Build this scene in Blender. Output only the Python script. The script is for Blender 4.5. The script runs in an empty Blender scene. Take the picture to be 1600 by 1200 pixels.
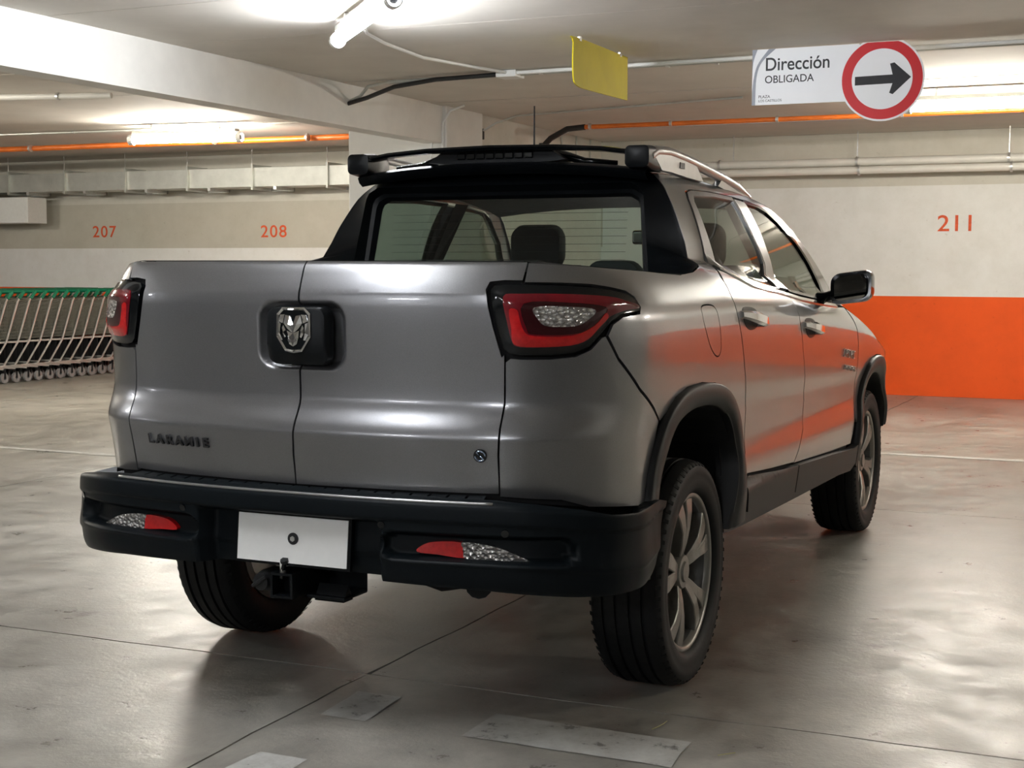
import bpy, bmesh, math, random, bisect
import numpy as np
from mathutils import Vector, Matrix
from mathutils.geometry import delaunay_2d_cdt
random.seed(4)
SC = bpy.context.scene
COL = SC.collection

# ---------------------------------------------------------------- camera
cam_d = bpy.data.cameras.new('camera'); cam = bpy.data.objects.new('camera', cam_d); COL.objects.link(cam)
YAW, PITCH, ROLL, FPX = 0.42073833, -0.07960016, 0.00297817, 2273.854
cam_d.sensor_width = 36.0; cam_d.lens = 36.0*FPX/1600.0; cam_d.clip_start = .05; cam_d.clip_end = 100
Fv = Vector((-math.sin(YAW)*math.cos(PITCH), math.cos(YAW)*math.cos(PITCH), math.sin(PITCH)))
R0 = Vector((math.cos(YAW), math.sin(YAW), 0)); U0 = R0.cross(Fv)
Rv = R0*math.cos(ROLL)+U0*math.sin(ROLL); Uv = -R0*math.sin(ROLL)+U0*math.cos(ROLL)
M = Matrix(((Rv.x, Uv.x, -Fv.x, 2.23237), (Rv.y, Uv.y, -Fv.y, -4.40531), (Rv.z, Uv.z, -Fv.z, 1.32607), (0, 0, 0, 1)))
cam.matrix_world = M
SC.camera = cam
# ---------------------------------------------------------------- world, exposure
w = bpy.data.worlds.new('world'); SC.world = w; w.use_nodes = True
w.node_tree.nodes['Background'].inputs[0].default_value = (1, .97, .92, 1)
w.node_tree.nodes['Background'].inputs[1].default_value = 0.02
vs = SC.view_settings; vs.view_transform = 'Standard'; vs.look = 'None'; vs.gamma = 1; vs.exposure = 1.15; vs.use_curve_mapping = False
TUBE_POWER = 104.0      # emission strength of the fluorescent tubes

# ---------------------------------------------------------------- materials
def new_mat(name):
    m = bpy.data.materials.new(name); m.use_nodes = True; nt = m.node_tree
    return m, nt, nt.nodes['Principled BSDF']
def N(nt, t, **kw):
    n = nt.nodes.new(t)
    for k, v in kw.items(): setattr(n, k, v)
    return n
def noise(nt, scale, detail=4, rough=.6, vec=None, mapping=None):
    n = N(nt, 'ShaderNodeTexNoise'); n.inputs['Scale'].default_value = scale; n.inputs['Detail'].default_value = detail; n.inputs['Roughness'].default_value = rough
    tc = N(nt, 'ShaderNodeTexCoord')
    if mapping:
        mp = N(nt, 'ShaderNodeMapping'); mp.inputs['Scale'].default_value = mapping; nt.links.new(tc.outputs['Object'], mp.inputs[0]); nt.links.new(mp.outputs[0], n.inputs['Vector'])
    else: nt.links.new(tc.outputs['Object'], n.inputs['Vector'])
    return n
def ramp(nt, fac, stops):
    r = N(nt, 'ShaderNodeValToRGB'); e = r.color_ramp.elements
    e[0].position, e[0].color = stops[0][0], (*stops[0][1], 1) if len(stops[0][1]) == 3 else stops[0][1]
    e[1].position, e[1].color = stops[-1][0], (*stops[-1][1], 1)
    for p, c in stops[1:-1]:
        x = e.new(p); x.color = (*c, 1)
    nt.links.new(fac, r.inputs[0]); return r
def bump(nt, b, src, strength=.2, dist=.01):
    n = N(nt, 'ShaderNodeBump'); n.inputs['Strength'].default_value = strength; n.inputs['Distance'].default_value = dist
    nt.links.new(src, n.inputs['Height']); nt.links.new(n.outputs[0], b.inputs['Normal'])
def simple(name, col, rough=.5, metal=0., coat=0., var=.12, scale=30, bmp=0., spec=.5, mapping=None):
    m, nt, b = new_mat(name)
    n = noise(nt, scale, mapping=mapping)
    lo = tuple(max(0, c*(1-var)) for c in col); hi = tuple(min(1, c*(1+var)) for c in col)
    r = ramp(nt, n.outputs[0], [(.3, lo), (.7, hi)]); nt.links.new(r.outputs[0], b.inputs['Base Color'])
    b.inputs['Roughness'].default_value = rough; b.inputs['Metallic'].default_value = metal
    b.inputs['Coat Weight'].default_value = coat; b.inputs['Coat Roughness'].default_value = .04
    b.inputs['Specular IOR Level'].default_value = spec
    if bmp: bump(nt, b, n.outputs[0], bmp, .003)
    return m
def emis(name, col, s):
    m, nt, b = new_mat(name); b.inputs['Base Color'].default_value = (*col, 1)
    b.inputs['Emission Color'].default_value = (*col, 1); b.inputs['Emission Strength'].default_value = s
    n = noise(nt, 4); r = ramp(nt, n.outputs[0], [(0, tuple(c*.97 for c in col)), (1, col)]); nt.links.new(r.outputs[0], b.inputs['Emission Color'])
    return m
def glassy(name, tint, refl=.06, rough=.0, fac_add=0.):
    m = bpy.data.materials.new(name); m.use_nodes = True; nt = m.node_tree; nt.nodes.clear()
    o = N(nt, 'ShaderNodeOutputMaterial'); t = N(nt, 'ShaderNodeBsdfTransparent'); g = N(nt, 'ShaderNodeBsdfGlossy'); mx = N(nt, 'ShaderNodeMixShader')
    t.inputs[0].default_value = (*tint, 1); g.inputs['Roughness'].default_value = rough
    # two-sided Schlick reflection, so a thin pane behaves the same seen from either face
    ge = N(nt, 'ShaderNodeNewGeometry'); dt = N(nt, 'ShaderNodeVectorMath', operation='DOT_PRODUCT'); nt.links.new(ge.outputs['Normal'], dt.inputs[0]); nt.links.new(ge.outputs['Incoming'], dt.inputs[1])
    ab = N(nt, 'ShaderNodeMath', operation='ABSOLUTE'); nt.links.new(dt.outputs['Value'], ab.inputs[0])
    om = N(nt, 'ShaderNodeMath', operation='SUBTRACT'); om.inputs[0].default_value = 1; nt.links.new(ab.outputs[0], om.inputs[1])
    pw = N(nt, 'ShaderNodeMath', operation='POWER'); pw.inputs[1].default_value = 5; nt.links.new(om.outputs[0], pw.inputs[0])
    ad = N(nt, 'ShaderNodeMath', operation='MULTIPLY_ADD'); ad.inputs[1].default_value = .95; ad.inputs[2].default_value = refl; nt.links.new(pw.outputs[0], ad.inputs[0])
    nt.links.new(ad.outputs[0], mx.inputs[0]); nt.links.new(t.outputs[0], mx.inputs[1]); nt.links.new(g.outputs[0], mx.inputs[2]); nt.links.new(mx.outputs[0], o.inputs[0])
    return m

def paint_mat():
    m, nt, b = new_mat('silver_car_paint')
    n = noise(nt, 900, 2); r = ramp(nt, n.outputs[0], [(.35, (.20, .20, .21)), (.65, (.26, .26, .27))])
    nt.links.new(r.outputs[0], b.inputs['Base Color'])
    b.inputs['Metallic'].default_value = .82; b.inputs['Roughness'].default_value = .30
    b.inputs['Coat Weight'].default_value = 1.; b.inputs['Coat Roughness'].default_value = .02; b.inputs['Coat IOR'].default_value = 1.38
    return m
def concrete_floor():
    m, nt, b = new_mat('polished_concrete')
    n1 = noise(nt, .55, 6, .6); n2 = noise(nt, 5, 8, .7); n3 = noise(nt, 2.2, 5, .65, mapping=(1, .35, 1)); n4 = noise(nt, 45, 4, .7)
    r1 = ramp(nt, n1.outputs[0], [(.3, (.20, .188, .162)), (.48, (.29, .275, .24)), (.70, (.43, .412, .37))])
    r2 = ramp(nt, n2.outputs[0], [(.3, (.60, .60, .60)), (.5, (.92, .92, .92)), (.66, (1.12, 1.12, 1.12))])
    r3 = ramp(nt, n3.outputs[0], [(.28, (.66, .64, .60)), (.46, (1, 1, 1)), (.8, (1.06, 1.05, 1.03))])
    mx = N(nt, 'ShaderNodeMix', data_type='RGBA', blend_type='MULTIPLY'); mx.inputs[0].default_value = 1
    nt.links.new(r1.outputs[0], mx.inputs[6]); nt.links.new(r2.outputs[0], mx.inputs[7])
    mx2 = N(nt, 'ShaderNodeMix', data_type='RGBA', blend_type='MULTIPLY'); mx2.inputs[0].default_value = .9
    nt.links.new(mx.outputs[2], mx2.inputs[6]); nt.links.new(r3.outputs[0], mx2.inputs[7])
    # oil spots
    vo = N(nt, 'ShaderNodeTexVoronoi'); vo.inputs['Scale'].default_value = 1.3; tc = N(nt, 'ShaderNodeTexCoord')
    nz = noise(nt, 6, 4); ad = N(nt, 'ShaderNodeVectorMath', operation='MULTIPLY_ADD'); ad.inputs[1].default_value = (.25, .25, 0)
    nt.links.new(nz.outputs[1], ad.inputs[0]); nt.links.new(tc.outputs['Object'], ad.inputs[2]); nt.links.new(ad.outputs[0], vo.inputs['Vector'])
    rs = ramp(nt, vo.outputs['Distance'], [(.035, (.45, .42, .38)), (.075, (1, 1, 1))])
    mx3 = N(nt, 'ShaderNodeMix', data_type='RGBA', blend_type='MULTIPLY'); mx3.inputs[0].default_value = .75
    nt.links.new(mx2.outputs[2], mx3.inputs[6]); nt.links.new(rs.outputs[0], mx3.inputs[7])
    nt.links.new(mx3.outputs[2], b.inputs['Base Color'])
    rr = ramp(nt, n2.outputs[0], [(.3, (.24, .24, .24)), (.7, (.50, .50, .50))]); nt.links.new(rr.outputs[0], b.inputs['Roughness'])
    b.inputs['Specular IOR Level'].default_value = .55
    ad2 = N(nt, 'ShaderNodeMath', operation='MULTIPLY_ADD'); ad2.inputs[1].default_value = .25
    nt.links.new(n4.outputs[0], ad2.inputs[0]); nt.links.new(n2.outputs[0], ad2.inputs[2])
    bump(nt, b, ad2.outputs[0], .4, .010)
    return m
def wall_mat(name, bands, rough=.75, gloss_orange=True):
    """painted plaster: colour bands by height, with scuffs"""
    m, nt, b = new_mat(name)
    tc = N(nt, 'ShaderNodeTexCoord'); sp = N(nt, 'ShaderNodeSeparateXYZ'); nt.links.new(tc.outputs['Object'], sp.inputs[0])
    n = noise(nt, 3, 8, .7); n2 = noise(nt, 14, 6, .7)
    mr = N(nt, 'ShaderNodeMapRange'); mr.inputs[1].default_value = 0; mr.inputs[2].default_value = 3
    nt.links.new(sp.outputs[2], mr.inputs[0])
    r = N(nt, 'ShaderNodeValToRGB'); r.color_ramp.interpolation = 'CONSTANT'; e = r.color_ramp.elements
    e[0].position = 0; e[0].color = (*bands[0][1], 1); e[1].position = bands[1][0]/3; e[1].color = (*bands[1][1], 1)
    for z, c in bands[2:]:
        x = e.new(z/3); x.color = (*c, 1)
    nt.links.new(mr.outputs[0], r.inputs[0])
    r2 = ramp(nt, n.outputs[0], [(.25, (.86, .85, .82)), (.6, (1, 1, 1))])
    mx = N(nt, 'ShaderNodeMix', data_type='RGBA', blend_type='MULTIPLY'); mx.inputs[0].default_value = .8
    nt.links.new(r.outputs[0], mx.inputs[6]); nt.links.new(r2.outputs[0], mx.inputs[7])
    r3 = ramp(nt, n2.outputs[0], [(.27, (.55, .5, .42)), (.36, (1, 1, 1))])
    mx2 = N(nt, 'ShaderNodeMix', data_type='RGBA', blend_type='MULTIPLY'); mx2.inputs[0].default_value = .45
    nt.links.new(mx.outputs[2], mx2.inputs[6]); nt.links.new(r3.outputs[0], mx2.inputs[7])
    nt.links.new(mx2.outputs[2], b.inputs['Base Color']); b.inputs['Roughness'].default_value = rough
    bump(nt, b, n2.outputs[0], .15, .004)
    return m
def worn_paint():
    m = bpy.data.materials.new('worn_white_road_paint'); m.use_nodes = True; nt = m.node_tree; b = nt.nodes['Principled BSDF']
    n = noise(nt, 9, 8, .75); n2 = noise(nt, 60, 3)
    r = ramp(nt, n.outputs[0], [(.3, (.40, .39, .36)), (.62, (.60, .60, .57))]); nt.links.new(r.outputs[0], b.inputs['Base Color'])
    b.inputs['Roughness'].default_value = .55
    a = ramp(nt, n.outputs[0], [(.34, (.25, .25, .25)), (.42, (.95, .95, .95))])
    nt.links.new(a.outputs[0], b.inputs['Alpha'])
    bump(nt, b, n2.outputs[0], .2, .002)
    return m
MT = dict(
 paint=paint_mat(), floor=concrete_floor(), worn=worn_paint(),
 joint=simple('dark_joint_filler', (.02, .018, .015), .9),
 ceil=simple('ceiling_paint', (.60, .565, .51), .8, var=.05, scale=3, bmp=.15),
 white_wall=simple('white_wall_paint', (.74, .73, .69), .7, var=.05, scale=4, bmp=.1),
 black_plastic=simple('textured_black_plastic', (.0045, .0065, .008), .40, var=.15, scale=600, bmp=.12, spec=.09),
 flare_plastic=simple('dark_grey_cladding_plastic', (.011, .0115, .012), .48, spec=.3, var=.12, scale=500, bmp=.1),
 gloss_black=simple('gloss_black_trim', (.003, .004, .005), .08, coat=0, spec=.45),
 satin_black=simple('satin_black_trim', (.003, .004, .005), .4, spec=.2),
 liner=simple('dark_liner', (.006, .006, .007), .9),
 rubber=simple('tyre_rubber', (.005, .0055, .006), .6, spec=.25, var=.2, scale=80, bmp=.1),
 alloy=simple('machined_alloy', (.27, .265, .25), .34, metal=.9, var=.05),
 alloy_dark=simple('dark_alloy', (.10, .10, .10), .4, metal=.7),
 chrome=simple('chrome_trim', (.80, .80, .80), .08, metal=1, var=.03),
 satin_silver=simple('satin_silver_trim', (.42, .42, .42), .3, metal=.85, var=.05),
 red_lens=None, glass=glassy('tinted_side_glass', (.30, .35, .31)), rglass=glassy('tinted_rear_glass', (.62, .74, .70)),
 wglass=glassy('clear_windscreen_glass', (.88, .95, .91)),
 seat=simple('dark_seat_cloth', (.02, .021, .024), .8, var=.3, scale=200, bmp=.2),
 headliner=simple('grey_headliner', (.10, .10, .10), .9),
 plate=simple('white_plate', (.82, .82, .80), .35, var=.02),
 orange_pipe=simple('orange_pipe_paint', (.62, .14, .015), .35, var=.15, scale=6),
 white_pipe=simple('white_pipe_paint', (.72, .70, .64), .4, var=.05, scale=5),
 galv=simple('galvanised_steel', (.50, .51, .47), .38, metal=.55, var=.12, scale=5),
 steel=simple('zinc_steel', (.62, .62, .60), .3, metal=.8, var=.1, scale=40),
 cable=simple('black_cable', (.012, .012, .012), .5),
 white_plastic=simple('white_plastic', (.75, .75, .72), .4, var=.03),
 tube=emis('warm_fluorescent_tube_glow', (1, .94, .83), TUBE_POWER*1.15), tube_cool=emis('cool_fluorescent_tube_glow', (.92, .95, 1.0), TUBE_POWER*.92), tube_dim=emis('dimmed_fluorescent_tube_glow', (.90, .94, 1.0), TUBE_POWER*.5),  # the dim tube's emission is turned down for the lamp behind the tailgate
 sign_white=simple('sign_white', (.90, .91, .93), .45, var=.02, scale=3),
 sign_red=simple('sign_red', (.60, .012, .018), .4, var=.04, scale=5),
 sign_grey=simple('sign_grey', (.30, .32, .37), .45, var=.03),
 ink=simple('black_ink', (.012, .012, .014), .5), yellow=simple('yellow_sign_plastic', (.44, .36, .0), .65, spec=.15, var=.08, scale=3),
 stencil=simple('orange_red_stencil_paint', (.62, .085, .02), .7, var=.2, scale=40),
 green=simple('green_plastic', (.0, .16, .075), .4, var=.2), grey_rubber=simple('grey_caster', (.25, .25, .25), .5),
 chrome_blue=simple('blue_chrome', (.45, .55, .75), .12, metal=1, var=.1),
 cartframe=simple('bright_zinc_frame', (.72, .71, .68), .35, metal=.6, var=.05), cartwire=simple('cart_wire', (.20, .195, .16), .45, metal=.5, var=.1),
)
def red_mat():
    m, nt, b = new_mat('red_lamp_lens'); n = noise(nt, 60, 2); r = ramp(nt, n.outputs[0], [(.3, (.40, .003, .005)), (.7, (.55, .006, .008))])
    nt.links.new(r.outputs[0], b.inputs['Base Color']); b.inputs['Roughness'].default_value = .18; b.inputs['Coat Weight'].default_value = .35; b.inputs['Coat Roughness'].default_value = .02
    return m
MT['red_lens'] = red_mat()
MT['red_mid'] = simple('deep_red_lens', (.13, .003, .008), .1, coat=.3)
MT['red_dark'] = simple('dark_red_lens', (.03, .002, .004), .1, coat=.3)
def reflector_mat():
    m, nt, b = new_mat('faceted_clear_reflector'); v = N(nt, 'ShaderNodeTexVoronoi'); v.inputs['Scale'].default_value = 90
    tc = N(nt, 'ShaderNodeTexCoord'); nt.links.new(tc.outputs['Object'], v.inputs['Vector'])
    r = ramp(nt, v.outputs['Distance'], [(.1, (.85, .85, .85)), (.6, (.25, .24, .24))]); nt.links.new(r.outputs[0], b.inputs['Base Color'])
    b.inputs['Metallic'].default_value = .8; b.inputs['Roughness'].default_value = .15; bump(nt, b, v.outputs['Distance'], .8, .01); b.inputs['Coat Weight'].default_value = 1
    return m
MT['reflector'] = reflector_mat()

# ---------------------------------------------------------------- helpers
def obj(name, verts, faces, mat, parent=None, smooth=False, auto=None):
    me = bpy.data.meshes.new(name); me.from_pydata([tuple(v) for v in verts], [], faces); me.materials.append(mat)
    if smooth: me.polygons.foreach_set('use_smooth', [True]*len(me.polygons))
    me.update(); o = bpy.data.objects.new(name, me); COL.objects.link(o)
    if parent: o.parent = parent
    if smooth and auto is not None: me.set_sharp_from_angle(angle=math.radians(auto))
    return o
class MB:
    def __init__(s): s.v = []; s.f = []
    def add(s, v, f):
        n = len(s.v); s.v += [tuple(x) for x in v]; s.f += [tuple(i+n for i in q) for q in f]; return s
    def box(s, a, b):
        x0, y0, z0 = a; x1, y1, z1 = b
        return s.add([(x0,y0,z0),(x1,y0,z0),(x1,y1,z0),(x0,y1,z0),(x0,y0,z1),(x1,y0,z1),(x1,y1,z1),(x0,y1,z1)], [(0,3,2,1),(4,5,6,7),(0,1,5,4),(1,2,6,5),(2,3,7,6),(3,0,4,7)])
    def cbox(s, a, b, c=.005):
        """box with chamfered edges"""
        bm = bmesh.new(); bmesh.ops.create_cube(bm, size=1)
        for v in bm.verts:
            v.co = Vector([(a[i]+b[i])/2 + v.co[i]*(b[i]-a[i]) for i in range(3)])
        bmesh.ops.bevel(bm, geom=bm.edges[:], offset=c, segments=2, profile=.5, affect='EDGES')
        bm.verts.index_update(); v = [tuple(x.co) for x in bm.verts]; f = [tuple(x.index for x in q.verts) for q in bm.faces]; bm.free()
        return s.add(v, f)
    def tube(s, pts, r, n=8, caps=True, ry=None):
        P = [Vector(p) for p in pts]; rs = r if isinstance(r, (list, tuple)) else [r]*len(P)
        base = len(s.v); prev = None; vs = []
        for i, p in enumerate(P):
            t = ((P[i+1]-P[i]).normalized() if i < len(P)-1 else Vector((0,0,0))) + ((P[i]-P[i-1]).normalized() if i > 0 else Vector((0,0,0)))
            t.normalize()
            if prev is None:
                u = Vector((0,0,1)) if abs(t.z) < .9 else Vector((1,0,0)); a = (u - t*u.dot(t)).normalized()
            else: a = (prev - t*prev.dot(t)).normalized()
            prev = a; b = t.cross(a); q = ry or 1
            for k in range(n):
                th = 2*math.pi*k/n; vs.append(p + a*math.cos(th)*rs[i]*q + b*math.sin(th)*rs[i])
        fs = []
        for i in range(len(P)-1):
            for k in range(n): fs.append((i*n+k, i*n+(k+1)%n, (i+1)*n+(k+1)%n, (i+1)*n+k))
        if caps: fs += [tuple(reversed(range(n))), tuple(range((len(P)-1)*n, len(P)*n))]
        return s.add(vs, fs)
    def lathe(s, prof, n=48, axis='x', c=(0,0,0), closed=False):
        vs = []; fs = []
        for (a, r) in prof:
            for k in range(n):
                th = 2*math.pi*k/n; p = (a, r*math.cos(th), r*math.sin(th))
                if axis == 'y': p = (p[2], p[0], p[1])
                if axis == 'z': p = (p[1], p[2], p[0])
                vs.append((p[0]+c[0], p[1]+c[1], p[2]+c[2]))
        m = len(prof)
        for i in range(m if closed else m-1):
            j = (i+1) % m
            for k in range(n): fs.append((i*n+k, j*n+k, j*n+(k+1)%n, i*n+(k+1)%n))
        return s.add(vs, fs)
    def prism(s, poly, fn, d0, d1):
        """2-D polygon extruded; fn(a,b,d) -> 3-D; concave polygons are triangulated"""
        n = len(poly); tri = tri_fill(poly)
        v = [fn(a, b, d0) for a, b in poly]+[fn(a, b, d1) for a, b in poly]
        f = [tuple(reversed(t)) for t in tri]+[tuple(i+n for i in t) for t in tri]+[(i, (i+1) % n, n+(i+1) % n, n+i) for i in range(n)]
        return s.add(v, f)
    def go(s, name, mat, parent=None, smooth=False, auto=None): return obj(name, s.v, s.f, mat, parent, smooth, auto)
def inpoly(px, py, poly):
    px = np.asarray(px); py = np.asarray(py); r = np.zeros(px.shape, bool); P = np.asarray(poly)
    x0, y0 = P[-1]
    for x1, y1 in P:
        c = ((y1 > py) != (y0 > py)) & (px < (x0-x1)*(py-y1)/((y0-y1) if y0 != y1 else 1e-12)+x1)
        r ^= c; x0, y0 = x1, y1
    return r
def area2(P): return sum(P[i-1][0]*P[i][1]-P[i][0]*P[i-1][1] for i in range(len(P)))
def tri_fill(poly):
    n = len(poly); ed = [(i, (i+1) % n) for i in range(n)]
    out = delaunay_2d_cdt([Vector(p) for p in poly], ed, [], 0, 1e-7)
    V = out[0]; orig = out[3]; res = []
    for t in out[2]:
        c = [(V[t[0]][k]+V[t[1]][k]+V[t[2]][k])/3 for k in (0, 1)]
        if inpoly([c[0]], [c[1]], poly)[0]:
            q = [orig[i][0] if orig[i] else 0 for i in t]
            a = [poly[i] for i in q]
            if area2(a) < 0: q.reverse()
            res.append(tuple(q))
    return res
def smooth_loop(P, k=6, closed=True, alpha=.5):
    """Catmull-Rom through points; a point given with a third value is a hard corner"""
    out = []; n = len(P)
    for i in range(n if closed else n-1):
        b = P[i]; c = P[(i+1) % n]
        a = P[i-1] if (closed or i > 0) else b; d = P[(i+2) % n] if (closed or i < n-2) else c
        if len(b) > 2: a = b
        if len(c) > 2: d = c
        for s in range(k):
            t = s/k
            out.append(tuple(.5*((2*b[j])+(-a[j]+c[j])*t+(2*a[j]-5*b[j]+4*c[j]-d[j])*t*t+(-a[j]+3*b[j]-3*c[j]+d[j])*t**3) for j in (0, 1)))
    if not closed: out.append(tuple(P[-1][:2]))
    return out
def empty(name, loc=(0,0,0), rz=0):
    o = bpy.data.objects.new(name, None); o.location = loc; o.rotation_euler = (0, 0, rz); o.empty_display_size = .1; COL.objects.link(o); return o
def tag(o, label, cat, group=None):
    o['label'] = label; o['category'] = cat
    if group: o['group'] = group
    return o
def struct(o): o['kind'] = 'structure'; return o
def curve_text(name, body, size, mat, parent, mw, extrude=.001, bold=0., sx=1., align='CENTER'):
    cu = bpy.data.curves.new(name, 'FONT'); cu.body = body; cu.size = size; cu.extrude = extrude; cu.offset = bold; cu.align_x = align; cu.align_y = 'CENTER'
    t = bpy.data.objects.new(name+'_src', cu); COL.objects.link(t)
    bpy.context.view_layer.update(); dg = bpy.context.evaluated_depsgraph_get()
    me = bpy.data.meshes.new_from_object(t.evaluated_get(dg)); me.name = name
    bpy.data.objects.remove(t)
    me.transform(mw @ Matrix.Diagonal((sx, 1, 1, 1))); me.materials.clear(); me.materials.append(mat)
    o = bpy.data.objects.new(name, me); COL.objects.link(o)
    if parent: o.parent = parent
    return o
def offpoly(P, g):
    if area2(P) < 0: P = P[::-1]
    n = len(P); out = []
    for i in range(n):
        a = P[i-1]; b = P[i]; c = P[(i+1) % n]
        e1 = (b[0]-a[0], b[1]-a[1]); e2 = (c[0]-b[0], c[1]-b[1]); l1 = math.hypot(*e1) or 1; l2 = math.hypot(*e2) or 1
        nx = -(e1[1]/l1+e2[1]/l2); ny = e1[0]/l1+e2[0]/l2; l = math.hypot(nx, ny) or 1
        out.append((b[0]+nx/l*g, b[1]+ny/l*g))
    return out
def densify(P, s):
    out = []
    for i in range(len(P)):
        a = P[i]; b = P[(i+1) % len(P)]; k = max(1, int(math.dist(a, b)/s))
        for j in range(k): out.append((a[0]+(b[0]-a[0])*j/k, a[1]+(b[1]-a[1])*j/k))
    return out
# ================================================================ THE GARAGE
H = 2.751; YW = 11.234; XL, XR, YF = -15.5, 8.2, -13.0; XB = -3.64
ORANGE = (.80,.090,.001)
def quad_box(name, a, b, mat, **k): return MB().box(a, b).go(name, mat, **k)
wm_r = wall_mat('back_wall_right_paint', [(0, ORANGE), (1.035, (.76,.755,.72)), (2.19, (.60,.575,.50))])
wm_l = wall_mat('back_wall_left_bands', [(0, ORANGE), (1.035, (.74,.735,.71)), (1.56, (.50,.475,.40)), (2.15, (.60,.58,.51))])  # left bay: white, then a darker middle band, paler again above
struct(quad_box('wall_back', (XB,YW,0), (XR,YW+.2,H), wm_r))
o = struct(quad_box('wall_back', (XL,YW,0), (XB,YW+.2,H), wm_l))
side_m = wall_mat('side_wall_paint', [(0, (.24,.24,.23)), (1.035, (.55,.55,.53)), (2.6, (.55,.55,.53))])
struct(quad_box('wall_right', (XR,YF,0), (XR+.2,YW,H), side_m)); struct(quad_box('wall_left', (XL-.2,YF,0), (XL,YW,H), side_m)); struct(quad_box('wall_front', (XL,YF-.2,0), (XR,YF,H), side_m))
# floor: slabs between sawn joints
floor = struct(quad_box('floor', (XL,YF,-.20), (XR,YW,-.012), MT['joint']))
xs = [XL,-12.2,-8.17,-4.14,-.10,3.95,XR]; ys = [YF,-8.4,-4.36,-.33,3.70,7.73,YW]
def wob(s): return .006*math.sin(s*3.1)+.004*math.sin(s*11.7+1)+.002*math.sin(s*37+2)
for i in range(len(xs)-1):
    for j in range(len(ys)-1):
        g = .004; n = 24; P_ = []
        x0, x1, y0, y1 = xs[i], xs[i+1], ys[j], ys[j+1]
        for k in range(n): x = x0+(x1-x0)*k/n; P_.append((x+(g if k == 0 else 0), y0+g+wob(x+j)*(j > 0)))
        for k in range(n): y = y0+(y1-y0)*k/n; P_.append((x1-g+wob(y+i+1)*(i+1 < len(xs)-1), y+(g if k == 0 else 0)))
        for k in range(n): x = x1+(x0-x1)*k/n; P_.append((x-(g if k == 0 else 0), y1-g+wob(x+j+1)*(j+1 < len(ys)-1)))
        for k in range(n): y = y1+(y0-y1)*k/n; P_.append((x0+g+wob(y+i)*(i > 0), y-(g if k == 0 else 0)))
        N_ = len(P_); dz = random.uniform(-.0015, 0)
        obj('slab', [(a, b, dz) for a, b in P_]+[(a, b, -.012) for a, b in P_], [tuple(range(N_))]+[(k, N_+k, N_+(k+1) % N_, (k+1) % N_) for k in range(N_)], MT['floor'], floor)
# ceiling: boarded strips with slight steps
ceil = struct(quad_box('ceiling', (XL,YF,H+.012), (XR,YW,H+.25), MT['ceil']))
cy = [YF,-11,-9.3,-7.6,-5.9,-4.2,-2.6,-1.2,.0,1.1,2.2,3.36,4.08,5.48,6.97,7.95,9.6,YW]
for i in range(len(cy)-1):
    for (a, b) in ((XL, XB-.2), (XB, XR)):
        MB().box((a, cy[i]+.004, H+random.uniform(-.004,.004)), (b, cy[i+1]-.004, H+.03)).go('ceiling_board', MT['ceil'], ceil)
# beam, column, stub wall
struct(quad_box('trim_1', (XB-.19,YF,2.426), (XB,7.2,H+.02), MT['white_wall']))['label'] = 'deep white beam running away under the ceiling'
struct(MB().cbox((-4.60,7.20,0), (-3.60,7.95,H+.01), .012).go('trim_2', MT['white_wall']))['label'] = 'broad white column behind the truck'
stub_m = wall_mat('stub_wall_paint', [(0, ORANGE), (1.035, (.66,.64,.58)), (2.3, (.60,.57,.50))])
struct(quad_box('wall_middle', (XB-.2,7.95,0), (XB-.02,YW,H+.01), stub_m))
# painted markings
def floor_mark(name, poly, label, cat, group=None, z=.0022):
    P_ = densify(poly, .08); random.seed(len(P_)+int(poly[0][0]*100))
    P_ = [(a+random.uniform(-.004,.004), b+random.uniform(-.004,.004)) for a, b in P_]
    t = tri_fill(P_); o = obj(name, [(a, b, z) for a, b in P_], t, MT['worn']); tag(o, label, cat, group); return o
floor_mark('painted_dash', [(-.012,-.770),(.140,-.772),(.125,-.517),(-.030,-.517)], 'small worn white paint square on the floor just behind the truck hitch', 'floor marking')
floor_mark('painted_dash', [(.455,-.775),(1.075,-.780),(1.062,-.562),(.455,-.545)], 'long worn white paint dash on the floor near the right rear tyre', 'floor marking')
floor_mark('painted_dash', [(.00,-1.28),(.168,-1.28),(.168,-1.129),(.01,-1.129)], 'worn white paint patch nearest the camera at the bottom edge', 'floor marking')
floor_mark('painted_dash', [(1.42,-.86),(2.2,-.86),(2.2,-.70),(1.45,-.70)], 'faint white paint patch at the bottom right on the floor', 'floor marking')
floor_mark('parking_line', [(-.9,6.15),(7.9,6.15),(7.9,6.24),(-.9,6.24)], 'thin pale bay line on the floor to the right of the truck front', 'floor marking')
floor_mark('parking_line', [(-10.5,3.72),(-4.2,3.72),(-4.2,3.79),(-10.5,3.79)], 'thin pale bay line on the floor left of the truck', 'floor marking')
# bay numbers
def wall_num(txt, x, z, s, label):
    m_ = Matrix(((1,0,0,x),(0,0,-1,YW-.002),(0,1,0,z),(0,0,0,1)))
    e = empty('bay_number', (x, YW-.002, z)); tag(e, label, 'number'); w_ = s*(.56 if txt == '211' else .64)
    for k, ch in enumerate(txt):
        curve_text('digit', ch, s, MT['stencil'], e, Matrix(((1,0,0,(k-(len(txt)-1)/2)*w_),(0,0,-1,0),(0,1,0,0),(0,0,0,1))), .0008, .0018, 1.12)
wall_num('207', -10.75, 1.785, .215, 'orange-red stencilled 207 on the back wall above the trolleys')
wall_num('208', -8.07, 1.77, .215, 'orange-red stencilled 208 on the back wall left of the truck cab')
wall_num('211', .25, 1.79, .235, 'orange-red stencilled 211 on the white wall above the orange band')
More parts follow.
